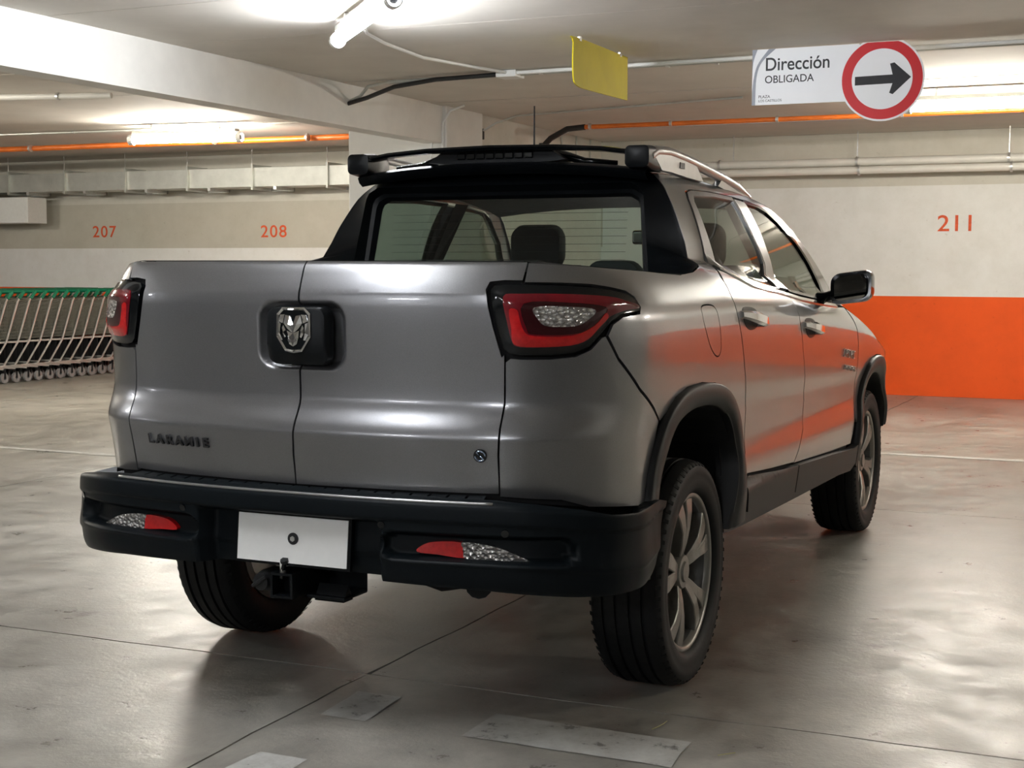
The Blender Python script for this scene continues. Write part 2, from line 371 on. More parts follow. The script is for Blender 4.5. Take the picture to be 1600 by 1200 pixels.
# ---------------------------------------------------------------- pipes, conduits, duct
def pipe(name, pts, r, mat, label, cat='pipe', n=12, clips=None, cmat=None, group=None, hang=None):
    P_ = [Vector(p) for p in pts]
    o = MB().tube(P_, r, n).go(name, mat, None, True, 50); tag(o, label, cat, group)
    for c in clips or []:
        c = Vector(c); d = (P_[-1]-P_[0]).normalized(); MB().tube([c-d*.012, c+d*.012], r*1.35, 10).go('pipe_clip', cmat or MT['steel'], o, True, 50)
    for c in hang or []:
        c = Vector(c); MB().tube([c, Vector((c.x, c.y, H))], .006, 6).go('hanger_rod', MT['steel'], o)
    return o
pipe('orange_pipe', [(-2.86,8.66,2.665),(XR,8.60,2.665)], .022, MT['orange_pipe'], 'orange pipe under the ceiling of the right bay, behind the round sign', clips=[(x,8.64,2.665) for x in (-2.8,-2.0,-1.0,.1,1.2,2.5)])
pipe('orange_pipe', [(XL,8.45,2.655),(-4.7,8.60,2.655)], .030, MT['orange_pipe'], 'orange pipe under the ceiling of the left bay, beside the lamp', clips=[(x,8.5,2.655) for x in (-9.5,-7.0,-5.85)])
pipe('black_hose', [(-2.86,8.66,2.665),(-3.05,8.68,2.655),(-3.25,8.75,2.58),(-3.45,8.85,2.44),(-3.655,8.95,2.33)], .028, MT['cable'], 'black flexible hose curving from the orange pipe down to the stub wall', 'hose')
pipe('overhead_pipe', [(-3.62,10.98,2.435),(XR,10.98,2.435)], .042, MT['white_pipe'], 'upper of the two white pipes along the back wall', clips=[(x,10.98,2.435) for x in (-2.2,-.73,.77,2.3)], hang=[(x,10.98,2.47) for x in (-2.05,-.73,.77,2.3)])
pipe('overhead_pipe', [(-3.62,10.93,2.345),(XR,10.93,2.345)], .040, MT['white_pipe'], 'lower of the two white pipes along the back wall', clips=[(x,10.93,2.345) for x in (-.70,.80,2.33)])
pipe('conduit', [(-3.2,5.42,2.728),(-2.1,5.38,2.728),(-.68,5.30,2.728),(XR,5.10,2.728)], .016, MT['galv'], 'upper steel conduit crossing the ceiling behind the yellow sign', 'conduit', clips=[(x,5.32,2.728) for x in (-1.9,-.95,-.6,1.6)])
pipe('conduit', [(-2.15,5.31,2.728),(-.68,5.24,2.728),(XR,5.04,2.728)], .014, MT['white_plastic'], 'lower white conduit crossing the ceiling behind the yellow sign', 'conduit')
o = MB().cbox((-2.24,5.28,2.70),(-2.08,5.44,2.75), .006).go('junction_box', MT['white_plastic']); tag(o, 'white junction box on the ceiling where the lamp cable meets the conduit', 'junction box')
pipe('black_cable', [(-2.2,5.32,2.725),(-2.75,5.33,2.715),(-3.15,5.42,2.69),(-3.45,5.52,2.63),(-3.66,5.58,2.60)], .017, MT['cable'], 'thick black cable dropping from the ceiling into the white beam', 'cable')
pipe('grey_conduit', [(-3.2,5.42,2.728),(-3.42,5.50,2.715),(-3.52,5.55,2.65),(-3.655,5.60,2.62)], .013, MT['galv'], 'thin grey conduit bending into the white beam beside the black cable', 'conduit')
pipe('lamp_cable', [(-2.05,3.05,2.71),(-2.2,3.35,2.73),(-2.3,3.75,2.733),(-2.37,4.4,2.733),(-2.25,4.95,2.733),(-2.16,5.28,2.731)], .011, MT['white_plastic'], 'white cable curving over the ceiling from the nearest lamp to the junction box', 'cable', 6)
for k, (x0, dy) in enumerate(((-3.585,7.14),(-3.585,7.185))):
    x1 = -3.72+.09*k
    pipe('wall_conduit', [(x1-.12 if k == 0 else x1+.22, dy-.02, 2.74),(x1-.03 if k == 0 else x1+.08, dy-.01, 2.70),(x1, dy, 2.60),(x1, dy, 1.6)], .011, MT['white_plastic'], 'left thin white conduit down the face of the column' if k == 0 else 'right thin white conduit down the face of the column', 'conduit', 8)
for k, (y, z, lb) in enumerate(((8.0,2.60,'small dark wall outlet on the stub wall with a thin conduit, nearer the column'),(9.45,2.58,'small dark wall outlet on the stub wall with a thin conduit, farther back'))):
    o = MB().cbox((-3.66,y-.03,z-.08),(-3.62,y+.03,z+.02), .005).go('wall_outlet', MT['cable']); tag(o, lb, 'outlet')
    pipe('thin_conduit', [(-3.62,y,z),(-3.5,y+.03,z+.07),(-3.3,y+.05,H-.022),(-1.0+k*2,y+.05-.6*(1-k),H-.019)], .010, MT['galv'], 'thin grey conduit over the ceiling from the outlet nearer the column' if k == 0 else 'thin grey conduit over the ceiling from the outlet farther back', 'conduit', 6)
for k in range(3):
    pipe('drop_cable', [(-3.645,10.0+k*.42,H),(-3.645,10.0+k*.42,2.1)], .009, MT['galv'], ['nearest','middle','farthest'][k]+' of three thin vertical cables on the stub wall by the back corner', 'cable', 6, group='vertical cables by the corner')
for k in range(4):
    x = [-5.95,-5.65,-5.42,-5.22][k]; pipe('drop_cable', [(x,YW-.02,H),(x,YW-.02,2.3)], .009, MT['galv'], ['leftmost','second from left','third from left','rightmost'][k]+' of four thin vertical cables on the back wall above the duct', 'cable', 6, group='vertical cables above the duct')
pipe('ceiling_pipe', [(XL,4.62,2.70),(-6.5,4.85,2.70),(-5.56,5.10,2.70)], .024, MT['white_pipe'], 'short white pipe end on the left bay ceiling beyond the beam', clips=[(-6.0,4.98,2.70)])
pipe('ceiling_conduit', [(XL,7.3,2.735),(-7.4,7.9,2.735),(-6.2,7.95,2.735)], .012, MT['galv'], 'thin conduit on the left bay ceiling feeding the left lamp', 'conduit', 6, clips=[(-8.3,7.83,2.735)])
o = MB().cbox((-7.18,7.86,2.70),(-6.98,7.98,2.75), .006).go('junction_box', MT['galv']); tag(o, 'grey junction box on the left bay ceiling above the lamp', 'junction box')
# rectangular duct
duct = empty('ventilation_duct', (-8,10.7,2.3)); tag(duct, 'long galvanised rectangular air duct hung along the left back wall', 'duct')
fx = [-15.4,-13.6,-12.7,-11.78,-10.84,-9.86,-8.90,-7.94,-6.88,-5.75,-4.66]
for i in range(len(fx)-1):
    o = MB().cbox((fx[i]+.012,10.60,2.30),(fx[i+1]-.012,10.95,2.535), .004).go('duct_section', MT['galv'], duct); o.matrix_parent_inverse = duct.matrix_basis.inverted(); o.location = (0,0,0)
    o = MB().box((fx[i]-.013,10.565,2.265),(fx[i]+.013,10.985,2.57)).go('flange', MT['galv'], duct); o.matrix_parent_inverse = duct.matrix_basis.inverted()
    o = MB().box((fx[i]+.30,10.58,2.262),(fx[i]+.34,11.0,2.30)).box((fx[i]+.02,10.98,2.262),(fx[i]+.34,11.0,2.30)).go('support_bracket', MT['steel'], duct); o.matrix_parent_inverse = duct.matrix_basis.inverted()
    o = MB().tube([(fx[i],10.58,2.54),(fx[i],10.58,H)], .006, 6).go('hanger_rod', MT['steel'], duct); o.matrix_parent_inverse = duct.matrix_basis.inverted()
o = MB().cbox((-13.6,10.62,1.90),(-11.50,10.98,2.24), .006).go('duct_box', MT['white_plastic']); tag(o, 'pale grey box hung under the duct at the far left', 'duct')
# ---------------------------------------------------------------- lamps
def tube_lamp(a, b, label, housing=True, group=None, r=.032, mat='tube_cool', hw=.022):
    A = Vector(a); B = Vector(b); c = (A+B)/2; L = (B-A).length; ang = math.atan2(B.y-A.y, B.x-A.x)
    t = empty('tube_lamp', c, ang); tag(t, label, 'lamp', group); h = L/2
    MB().tube([(-h+.03,0,0),(h-.03,0,0)], r, 16).go('glowing_tube', MT[mat], t, True, 50)
    for s in (-1, 1):
        e = MB(); e.lathe([(s*h,r+.013),(s*(h-.05),r+.013),(s*(h-.05),r+.002),(s*h,r+.004)], 20, 'x', closed=True); e.go('end_cap', MT['white_plastic'], t, True, 40)
        MB().tube([(s*(h-.03),0,0),(s*(h-.012),0,0)], r*.7, 12).go('lamp_holder', MT['flare_plastic'], t, True)
        MB().box((s*(h*.6)-.01,-.012,r-.002),(s*(h*.6)+.01,.012,H-.006-c.z)).go('bracket', MT['steel'], t)
    if housing: MB().cbox((-h*.92,-hw,r+.012),(h*.92,hw,r+.045), .004).go('housing', MT['galv'], t)
    return t
tube_lamp((-2.19,2.98,2.63),(-1.24,1.94,2.63), 'lit tube lamp on the ceiling nearest the camera, its end ring showing')
tube_lamp((-7.35,7.55,2.60),(-6.10,7.70,2.60), 'lit tube lamp in the left bay behind the beam', r=.04, mat='tube', hw=.045)
tube_lamp((.30,7.52,2.60),(1.50,7.52,2.60), 'lit tube lamp right of the round sign, above number 211', r=.036, mat='tube', hw=.045)
# lamps of the same kind behind and beside the camera (outside the frame; they light the place and show in the paint)
tube_lamp((-.36,-1.25,2.62),(-.36,-2.70,2.62), 'lit tube lamp above and behind the tailgate, out of the picture', mat='tube_dim')
for (x, y, lb) in ((-6.0,-1.6,'left of the camera'),(-2.2,-9.5,'far behind the camera'),(5.6,2.8,'right of the truck'),(1.8,-7.0,'behind the camera'),(-7.5,2.6,'in the left bay near the bay line'),(5.6,7.6,'at the right end of the back bay'),(-11.5,4.5,'at the far left of the left bay'),(-11.5,-6.0,'at the far left behind the camera')):  # two of the lamps behind the camera are added to brighten the ceiling
    tube_lamp((x-.6,y,2.62),(x+.6,y,2.62), 'lit tube lamp out of the picture, '+lb, group='tube lamps out of view', mat='tube' if y > 0 else 'tube_cool')
# ---------------------------------------------------------------- hanging signs
ys_ = empty('yellow_sign', (-1.12,4.48,2.6)); tag(ys_, 'blank yellow hanging sign with a curved lower left corner', 'sign')
P_ = smooth_loop([(3.985,2.70),(4.02,2.738),(4.965,2.738,1),(4.968,2.453,1),(4.30,2.442),(4.06,2.446),(3.985,2.50)], 4)
o = MB().prism([(a-4.48, b-2.6) for a, b in P_], lambda a, b, d: (d, a, b), -.004, .004).go('sign_panel', MT['yellow'], ys_)
MB().box((-.008,-.40,.125),(.008,-.37,.152)).box((-.008,.33,.125),(.008,.36,.152)).go('bracket', MT['steel'], ys_)
ds_ = empty('direction_sign', (.15,5.0,2.56)); tag(ds_, 'white hanging sign reading Dirección OBLIGADA with a red-ringed arrow disc', 'sign')
sf = lambda a, b, d: (a-.15, d, b-2.56)
MB().prism([(-.268,2.386),(.42,2.386),(.42,2.742),(-.268,2.742)], sf, -.004, .004).go('sign_board', MT['sign_white'], ds_)
cx_, cz_, R_o = .566, 2.515, .262
def disc(r, y0, y1, name, mat, top=2.75, n=64):
    P_ = [(cx_+r*math.cos(2*math.pi*k/n), min(top, cz_+r*math.sin(2*math.pi*k/n))) for k in range(n)]
    return MB().prism(P_, sf, y0, y1).go(name, mat, ds_)
disc(R_o, -.012, -.005, 'disc_rim', MT['sign_white'], 2.746); disc(R_o-.012, -.0135, -.012, 'red_ring', MT['sign_red'], 2.744); disc(.188, -.015, -.0135, 'disc_face', MT['sign_white'])
A_ = [(-.178,.020),(-.178,-.034),(.070,-.030),(.050,-.088),(.072,-.098),(.190,.004),(.080,.098),(.052,.092),(.070,.024)]
MB().prism([(cx_+a*.94, cz_+b) for a, b in A_], sf, -.0165, -.015).go('arrow', MT['ink'], ds_)
def stext(t, x, z, s, nm, sx=1., b=0.):
    curve_text(nm, t, s, MT['ink'], ds_, Matrix(((1,0,0,x-.15),(0,0,-1,-.0045),(0,1,0,z-2.56),(0,0,0,1))), .0006, b, sx, 'LEFT')
stext('Dirección', -.185, 2.640, .118, 'lettering', .90, .0012); stext('OBLIGADA', -.185, 2.545, .068, 'lettering', .95, .0004)
stext('PLAZA', -.225, 2.438, .026, 'small_lettering'); stext('LOS CASTILLOS', -.225, 2.412, .022, 'small_lettering')
sw1 = smooth_loop([(-.268,2.386,1),(-.262,2.52),(-.235,2.64),(-.16,2.742,1),(-.115,2.742,1),(-.205,2.66),(-.240,2.56),(-.246,2.386,1)], 5)
MB().prism(sw1, sf, -.0055, -.004).go('grey_swoosh', MT['sign_grey'], ds_)
sw2 = smooth_loop([(-.268,2.55,1),(-.262,2.66),(-.235,2.742,1),(-.268,2.742,1)], 4)
MB().prism(sw2, sf, -.0055, -.004).go('grey_swoosh', MT['sign_grey'], ds_)
# ---------------------------------------------------------------- nested shopping trolleys
def make_cart():
    c = empty('shopping_trolley', (0,0,0))
    w0, w1 = .27, .20       # half width at the handle end (y+) and at the nose (y-)
    b = MB()
    def ring_at(z, inset=0): return [(-w0+inset, .42, z), (w0-inset, .42, z), (w1-inset, -.42+inset*2, z), (-w1+inset, -.42+inset*2, z)]
    for z in (.50,.54,.58,.62,.66,.70,.74,.78,.82,.86,.90,.95):
        zf = lambda p, z=z: (p[0], p[1], z-.10*(p[1] < 0)*(z-.5)/.45+.0)
        p = [zf(q) for q in ring_at(z, .03*(.95-z)/.45)]; b.tube(p+[p[0]], .0035 if z < .95 else .007, 4, caps=False)
    for k in range(29):
        t = k/28; y = .42-.84*t; ww = w0+(w1-w0)*t; zt = .95-.10*t
        for s in (-1, 1): b.tube([(s*ww, y, zt), (s*(ww-.03), y, .50)], .003, 4, caps=False)
        if k % 4 == 0: b.tube([(-ww+.03, y, .50), (ww-.03, y, .50)], .003, 4, caps=False)
    for k in range(7):
        x = -w1+2*w1*k/6; b.tube([(x,-.42,.85),(x*.9,-.36,.50)], .003, 4, caps=False); b.tube([(x*1.2,.42,.95),(x*1.2,.42,.50)], .003, 4, caps=False)
    b.go('basket', MT['cartwire'], c)
    f = MB()
    for s in (-1, 1):
        f.tube([(s*.25,.50,1.03),(s*.27,.40,.93),(s*.25,.22,.46),(s*.26,-.02,.20),(s*.18,-.46,.16)], .0125, 6)
        f.tube([(s*.24,.20,.46),(s*.18,-.30,.47)], .009, 6); f.tube([(s*.26,-.02,.20),(s*.27,.34,.16)], .011, 6)
    for k in range(9): f.tube([(-.20+.05*k,-.44,.165),(-.24+.06*k,.30,.18)], .004, 4, caps=False)
    f.tube([(-.18,-.46,.16),(.18,-.46,.16)], .011, 6); f.tube([(-.25,.0,.22),(.25,.0,.22)], .010, 6)
    f.go('frame', MT['cartframe'], c, True, 60)
    MB().tube([(-.27,.50,1.035),(.27,.50,1.035)], .022, 8).tube([(.275,.50,1.035),(.275,.42,.96)], .020, 6).tube([(-.275,.50,1.035),(-.275,.42,.96)], .020, 6).go('handle', MT['green'], c, True, 60)
    MB().box((-.235,.13,.24),(.235,.138,.45)).go('added_dark_panel', MT['liner'], c); MB().box((-.20,-.30,.20),(.20,-.292,.44)).go('added_dark_panel', MT['liner'], c)  # added dark sheets that block the view and darken between the legs
    for (x, y) in ((.27,.34),(-.27,.34),(.18,-.44),(-.18,-.44)):
        wv = MB(); wv.lathe([(-.014,.020),(-.014,.058),(.014,.058),(.014,.020)], 16, 'x', (x,y,.060), closed=True)
        wh = wv.go('wheel', MT['grey_rubber'], c, True, 40)
        MB().box((x-.020,y-.012,.055),(x-.015,y+.012,.165)).box((x+.015,y-.012,.055),(x+.020,y+.012,.165)).box((x-.020,y-.012,.130),(x+.020,y+.012,.165)).go('caster_fork', MT['liner'], wh)
    return c
def copy_tree(o, parent=None):
    c = o.copy(); COL.objects.link(c); c.parent = parent
    for ch in list(o.children): copy_tree(ch, c)
    return c
ORD = 'first second third fourth fifth sixth seventh eighth ninth tenth eleventh twelfth thirteenth fourteenth fifteenth sixteenth seventeenth eighteenth'.split()
cart0 = make_cart(); NC = 18
for i in range(NC):
    c = cart0 if i == 0 else copy_tree(cart0)
    c.location = (-10.02+random.uniform(-.006,.006), 7.55+i*.185, 0); c.rotation_euler = (0, 0, random.uniform(-.006,.006))
    tag(c, 'green-handled wire shopping trolley, '+ORD[i]+' from the front of the nearer nested row', 'shopping trolley', 'nested shopping trolleys')

for i in range(13):
    c = copy_tree(cart0); c.location = (-10.68+random.uniform(-.006,.006), 7.9+i*.19, 0)
    tag(c, 'green-handled wire shopping trolley, '+ORD[i]+' from the front of the farther nested row', 'shopping trolley', 'nested shopping trolleys behind')

for (x, y, a, L, lb) in ((1.165,-.640,.5,.055,'short pale straw on the floor at the right end of the long paint dash'),(.93,-.50,1.1,.09,'longer pale straw lying beside the long paint dash')):
    pts = [(x+L*t*math.cos(a+.3*t), y+L*t*math.sin(a+.3*t), .004+.002*math.sin(3*t)) for t in (0,.3,.6,1)]
    tag(MB().tube(pts, .0014, 5).go('dry_straw', simple('straw', (.45,.42,.2), .7)), lb, 'straw')
# ================================================================ BODY SURFACE
CX=0.02
def crv(tab,x):
    # monotone-ish cubic (catmull) interpolation through table
    n=len(tab)
    if x<=tab[0][0]: return tab[0][1]
    if x>=tab[-1][0]: return tab[-1][1]
    for i in range(n-1):
        if x<=tab[i+1][0]: break
    x0,y0=tab[i];x1,y1=tab[i+1];h=x1-x0;d=(y1-y0)/h
    def slope(j):
        if j<=0 or j>=n-1: return None
        a=(tab[j][1]-tab[j-1][1])/(tab[j][0]-tab[j-1][0]);b=(tab[j+1][1]-tab[j][1])/(tab[j+1][0]-tab[j][0])
        return 0. if a*b<=0 else 2*a*b/(a+b)
    m0=slope(i);m1=slope(i+1)
    if m0 is None:m0=d
    if m1 is None:m1=d
    t=(x-x0)/h
    return y0*(1+2*t)*(1-t)**2+m0*h*t*(1-t)**2+y1*t*t*(3-2*t)+m1*h*t*t*(t-1)
def sm(a,b,x):
    t=min(1,max(0,(x-a)/(b-a))); return t*t*(3-2*t)
OUT=[(0,-.955),(.2,-.951),(.4,-.933),(.56,-.903),(.67,-.863),(.765,-.795),(.838,-.70),(.882,-.585),(.897,-.44),(.901,-.2),(.904,.2),(.906,.8),(.906,1.6),(.905,2.3),(.902,2.8),(.892,3.2),(.85,3.5),(.70,3.76),(.42,3.89),(0,3.95)]
def _mk():
    pts=[];P=OUT;n=len(P)
    for i in range(n-1):
        a=P[i-1] if i>0 else (-P[1][0],P[1][1]); b=P[i];c=P[i+1];d=P[i+2] if i+2<n else (-P[n-2][0],P[n-2][1])
        def k(p,q): return max(1e-6,math.dist(p,q)**.5)
        t0=0;t1=k(a,b);t2=t1+k(b,c);t3=t2+k(c,d)
        for s in range(24):
            t=t1+(t2-t1)*s/24
            def L(p,q,ta,tb): return tuple(((tb-t)*p[j]+(t-ta)*q[j])/(tb-ta) for j in (0,1))
            A1=L(a,b,t0,t1);A2=L(b,c,t1,t2);A3=L(c,d,t2,t3)
            B1=L(A1,A2,t0,t2);B2=L(A2,A3,t1,t3)
            pts.append(L(B1,B2,t1,t2))
    pts.append(P[-1])
    q=[0]
    for i in range(1,len(pts)): q.append(q[-1]+math.dist(pts[i-1],pts[i]))
    return pts,q
PTS,QS=_mk()
def base(q):
    q=min(max(q,0),QS[-1]-1e-6)
    i=max(1,min(len(QS)-1,bisect.bisect_right(QS,q)));t=(q-QS[i-1])/(QS[i]-QS[i-1])
    a=PTS[i-1];b=PTS[i];p=(a[0]+(b[0]-a[0])*t,a[1]+(b[1]-a[1])*t)
    def tg(j):
        u=PTS[max(0,j-1)];v=PTS[min(len(PTS)-1,j+1)];
        dx,dy=v[0]-u[0],v[1]-u[1]
        if j==0: dx,dy=1,0
        l=math.hypot(dx,dy);return dx/l,dy/l
    g=tg(i-1);h=tg(i);dx=g[0]+(h[0]-g[0])*t;dy=g[1]+(h[1]-g[1])*t;l=math.hypot(dx,dy)
    return p,(dy/l,-dx/l)
def qy(y):
    # q of side position y
    lo,hi=QS[24*7],QS[-1]-.4
    for _ in range(40):
        m=(lo+hi)/2
        if base(m)[0][1]<y: lo=m
        else: hi=m
    return lo
DR=[(.40,-.06),(.60,-.035),(.70,-.010),(.76,.0),(.85,.018),(.868,.021),(.885,.017),(.945,-.010),(.965,-.015),(1.0,-.016),(1.22,-.010),(1.25,-.012),(1.27,-.018),(1.30,-.029),(1.33,-.042),(1.342,-.052),(1.348,-.066)]
DS=[(.35,-.03),(.45,-.015),(.60,0),(.75,-.012),(.85,-.010),(.95,0),(1.1,.006),(1.18,.002),(1.215,-.008),(1.26,-.034),(1.30,-.068),(1.34,-.12),(1.38,-.24),(1.44,-.7)]
DG=[(1.05,-.075),(1.18,-.10),(1.26,-.12),(1.34,-.145),(1.42,-.175),(1.52,-.222),(1.60,-.272),(1.65,-.325),(1.67,-.355),(1.69,-.41)]
DROP=[(.3,0),(1.0,.035),(1.9,.10),(2.6,.16),(3.2,.25),(3.7,.37),(3.95,.45)]
def rrect(dx,dz,hx,hz,r):
    a=abs(dx)-hx+r;b=abs(dz)-hz+r
    return math.hypot(max(a,0),max(b,0))+min(max(a,b),0)-r
def disp(q,z,qs=None):
    (x,y),n=base(q)
    r=crv(DR,z)
    w=sm(.66,1.12,q)
    ze=z+crv(DROP,y)*sm(.6,1.05,z)
    s=crv(DS,ze)
    if y>.05:
        g=crv(DG,z)-.5*(1-sm(.05,.22,y))-.03*(1-sm(.3,.9,y))-.6*sm(2.62,3.1,y)
        s=max(s,g)
    d=r*(1-w)+s*w
    qq=q if qs is None else qs
    if q<.45:
        t=rrect(qq-.018,z-1.137,.140,.093,.05)
        d-=.034*(1-sm(-.022,.004,t))
    return d
def surf(q,z,off=0.):
    (x,y),n=base(abs(q)); d=disp(abs(q),z,q)+off
    X=x+n[0]*d; Y=y+n[1]*d
    if q<0:X=-X
    return (X,Y,z)
def nrm(q,z,e=.004):
    a=surf(q-e,z);b=surf(q+e,z);c=surf(q,z-e);d=surf(q,z+e)
    u=[b[i]-a[i] for i in range(3)];v=[d[i]-c[i] for i in range(3)]
    n=(u[1]*v[2]-u[2]*v[1],u[2]*v[0]-u[0]*v[2],u[0]*v[1]-u[1]*v[0]);l=math.sqrt(sum(k*k for k in n)) or 1
    return tuple(k/l for k in n)
# ================================================================ THE PICK-UP TRUCK
truck = empty('pickup_truck', (CX, 0, 0))
tag(truck, 'silver-grey double cab pickup truck parked on the concrete floor, seen from behind', 'truck')
def panel(name, loop, mat, parent, holes=(), sq=.03, sz=.015, gap=.0025, depth=.012, off=0., sgn=1, F=None, ds=.02, flange=True, dense=None):
    """sheet-metal panel: a polygon in (distance round the body, height) laid on the body surface, with a folded edge"""
    F = F or surf
    loops = [densify(offpoly([p[:2] for p in loop], gap), ds)]+[densify(offpoly([p[:2] for p in h], -gap), ds) for h in holes]
    pts = [p for l in loops for p in l]; ed = []; k = 0
    for l in loops:
        ed += [(k+i, k+(i+1) % len(l)) for i in range(len(l))]; k += len(l)
    qs = [p[0] for p in loops[0]]; zs = [p[1] for p in loops[0]]
    G = []
    zz = math.floor(min(zs)/sz)*sz; row = 0
    while zz < max(zs):
        G += [(q, zz) for q in np.arange(min(qs), max(qs), sq)]; zz += sz; row += 1
    if dense:
        a0, a1, b0, b1, dd = dense
        G = [g for g in G if not (a0 < g[0] < a1 and b0 < g[1] < b1)]
        G += [(x, y) for x in np.arange(a0, a1+1e-6, dd) for y in np.arange(b0, b1+1e-6, dd)]
    if G:
        G = np.array(G); m = inpoly(G[:,0], G[:,1], loops[0])
        for h in loops[1:]: m &= ~inpoly(G[:,0], G[:,1], h)
        G = G[m]
        if len(G):
            B = np.array(pts); keep = np.ones(len(G), bool)
            kq, kz = (sq*.45, sz*.6) if not dense else (.005, .004)
            for b in B: keep &= ((G[:,0]-b[0])**2/kq**2+(G[:,1]-b[1])**2/kz**2) > 1
            G = G[keep]
        pts += [tuple(map(float, g)) for g in G]
    out = delaunay_2d_cdt([Vector(p) for p in pts], ed, [], 0, 1e-6)
    V = [(v.x, v.y) for v in out[0]]; T = out[2]
    C = np.array([[(V[t[0]][k]+V[t[1]][k]+V[t[2]][k])/3 for k in (0, 1)] for t in T])
    m = inpoly(C[:,0], C[:,1], loops[0])
    for h in loops[1:]: m &= ~inpoly(C[:,0], C[:,1], h)
    tris = [tuple(t) for t, ok in zip(T, m) if ok]
    P3 = [Vector(F(q, z, off)) for q, z in V]; N3 = []
    for q, z in V:
        e = .004; a = Vector(F(q-e, z, off)); b = Vector(F(q+e, z, off)); c = Vector(F(q, z-e, off)); d = Vector(F(q, z+e, off))
        N3.append((b-a).cross(d-c).normalized())
    fs = []
    for t in tris:
        a, b, c = (V[i] for i in t)
        fs.append(t if (b[0]-a[0])*(c[1]-a[1])-(b[1]-a[1])*(c[0]-a[0]) > 0 else t[::-1])
    vs = list(P3); ns = list(N3); sm_ = [True]*len(fs)
    if flange:
        o2n = {}
        for i, o in enumerate(out[3]):
            for k_ in o: o2n.setdefault(k_, i)
        for (a, b) in ed:
            if a not in o2n or b not in o2n: continue
            ia, ib = o2n[a], o2n[b]; k0 = len(vs)
            vs += [P3[ia], P3[ib], P3[ib]-N3[ib]*depth, P3[ia]-N3[ia]*depth]
            fn = (P3[ib]-P3[ia]).cross(N3[ia]); fn = fn.normalized() if fn.length > 0 else N3[ia]
            ns += [fn]*4; fs.append((k0, k0+3, k0+2, k0+1)); sm_.append(True)
    if sgn < 0:
        vs = [Vector((-v.x, v.y, v.z)) for v in vs]; ns = [Vector((-v.x, v.y, v.z)) for v in ns]; fs = [tuple(reversed(f)) for f in fs]
    o = obj(name, vs, fs, mat, parent, smooth=True)
    o.data.normals_split_custom_set_from_vertices([tuple(v) for v in ns])
    return o
def both(name, loop, mat, parent=None, **k):
    return panel(name, loop, mat, parent or truck, **k), panel(name, loop, mat, parent or truck, sgn=-1, **k)

# ---- outlines in (q, z) taken round the body
TAIL = [(.582,1.268),(.592,1.279),(.62,1.282),(.677,1.283),(.79,1.279),(.89,1.275),(.968,1.266),(1.035,1.255),(1.064,1.238),(1.070,1.219),(1.060,1.208),(1.02,1.205),(.973,1.201),(.93,1.182),(.893,1.146),(.86,1.115),(.815,1.099),(.748,1.093),(.664,1.093),(.632,1.098),(.618,1.111),(.601,1.165),(.588,1.222)]
def tail_off(d): return offpoly(TAIL, -d)
T = TAIL
tg_right = [(.609,.719),(.608,.825),(.612,.90),(.622,.965),(.621,1.096)]
arch_out = [(1.10,.64),(1.125,.70),(1.165,.78),(1.215,.85),(1.27,.905),(1.345,.945),(1.45,.966),(1.60,.970),(1.75,.958),(1.88,.925),(1.98,.875),(2.045,.81),(2.075,.74),(2.085,.66),(2.085,.61)]
arch_in = [(1.10,.44),(1.13,.55),(1.185,.67),(1.245,.755),(1.31,.825),(1.40,.872),(1.52,.894),(1.68,.893),(1.82,.870),(1.925,.825),(1.99,.755),(2.02,.67),(1.99,.56),(1.945,.45)]
farch_out = [(4.14,.50),(4.15,.60),(4.20,.70),(4.27,.78),(4.37,.85),(4.48,.885),(4.60,.895),(4.74,.885),(4.87,.84),(4.97,.77),(5.03,.68),(5.055,.62)]
farch_in = [(4.20,.47),(4.22,.58),(4.27,.68),(4.34,.75),(4.44,.795),(4.56,.812),(4.70,.80),(4.82,.765),(4.91,.70),(4.97,.61),(4.99,.50)]
P = MT['paint']
# tailgate: two side-hinged doors
_tg_top = 1.345
gate = [(.0,.716),(.305,.718),(.609,.719)]+tg_right[1:]+[(.613,1.098),(.592,1.165),(.578,1.222),(.572,1.268),(.58,1.285),(.62,1.289),(.668,1.29),(.689,1.343),(.4,1.3455),(.0,_tg_top+.001)]
split = [(.012,1.36),(.012,1.23),(.011,1.05),(.014,.95),(.010,.87),(.003,.80),(.0,.70)]
def gate_side(s):
    g = [(.0,.716),(.305,.718),(.609,.719)]+tg_right[1:]+[(.613,1.090),(.592,1.165),(.578,1.222),(.571,1.268),(.58,1.287),(.62,1.291),(.672,1.291),(.689,1.343),(.4,1.3455)]
    g = [(s*a, b) for a, b in g]
    g = g[1:] + [(.013,1.346),(.012,1.23),(.011,1.05),(.014,.95),(.010,.87),(.003,.80),(.001,.717)]
    return g
gdoors = []
for s in (-1, 1):
    d = panel('tailgate_door', gate_side(s), P, truck, sz=.01, sq=.025, ds=.012, gap=.003, depth=.03, dense=(-.16,.20,1.02,1.255,.006))
    gdoors.append(d)
# top of the gate: inner skin giving the doors their thickness
mb = MB()
top = [surf(q, 1.345) for q in np.linspace(-.675, .675, 41)]
for i in range(40):
    a = Vector(top[i]); b = Vector(top[i+1]); n = len(mb.v)
    mb.v += [tuple(a), tuple(b), (b.x*.97, b.y+.055, 1.338), (a.x*.97, a.y+.055, 1.338), (b.x*.97, b.y+.06, .80), (a.x*.97, a.y+.06, .80)]
    mb.f += [(n, n+1, n+2, n+3), (n+3, n+2, n+4, n+5)]
mb.go('tailgate_top_cap', P, truck, True, 40)
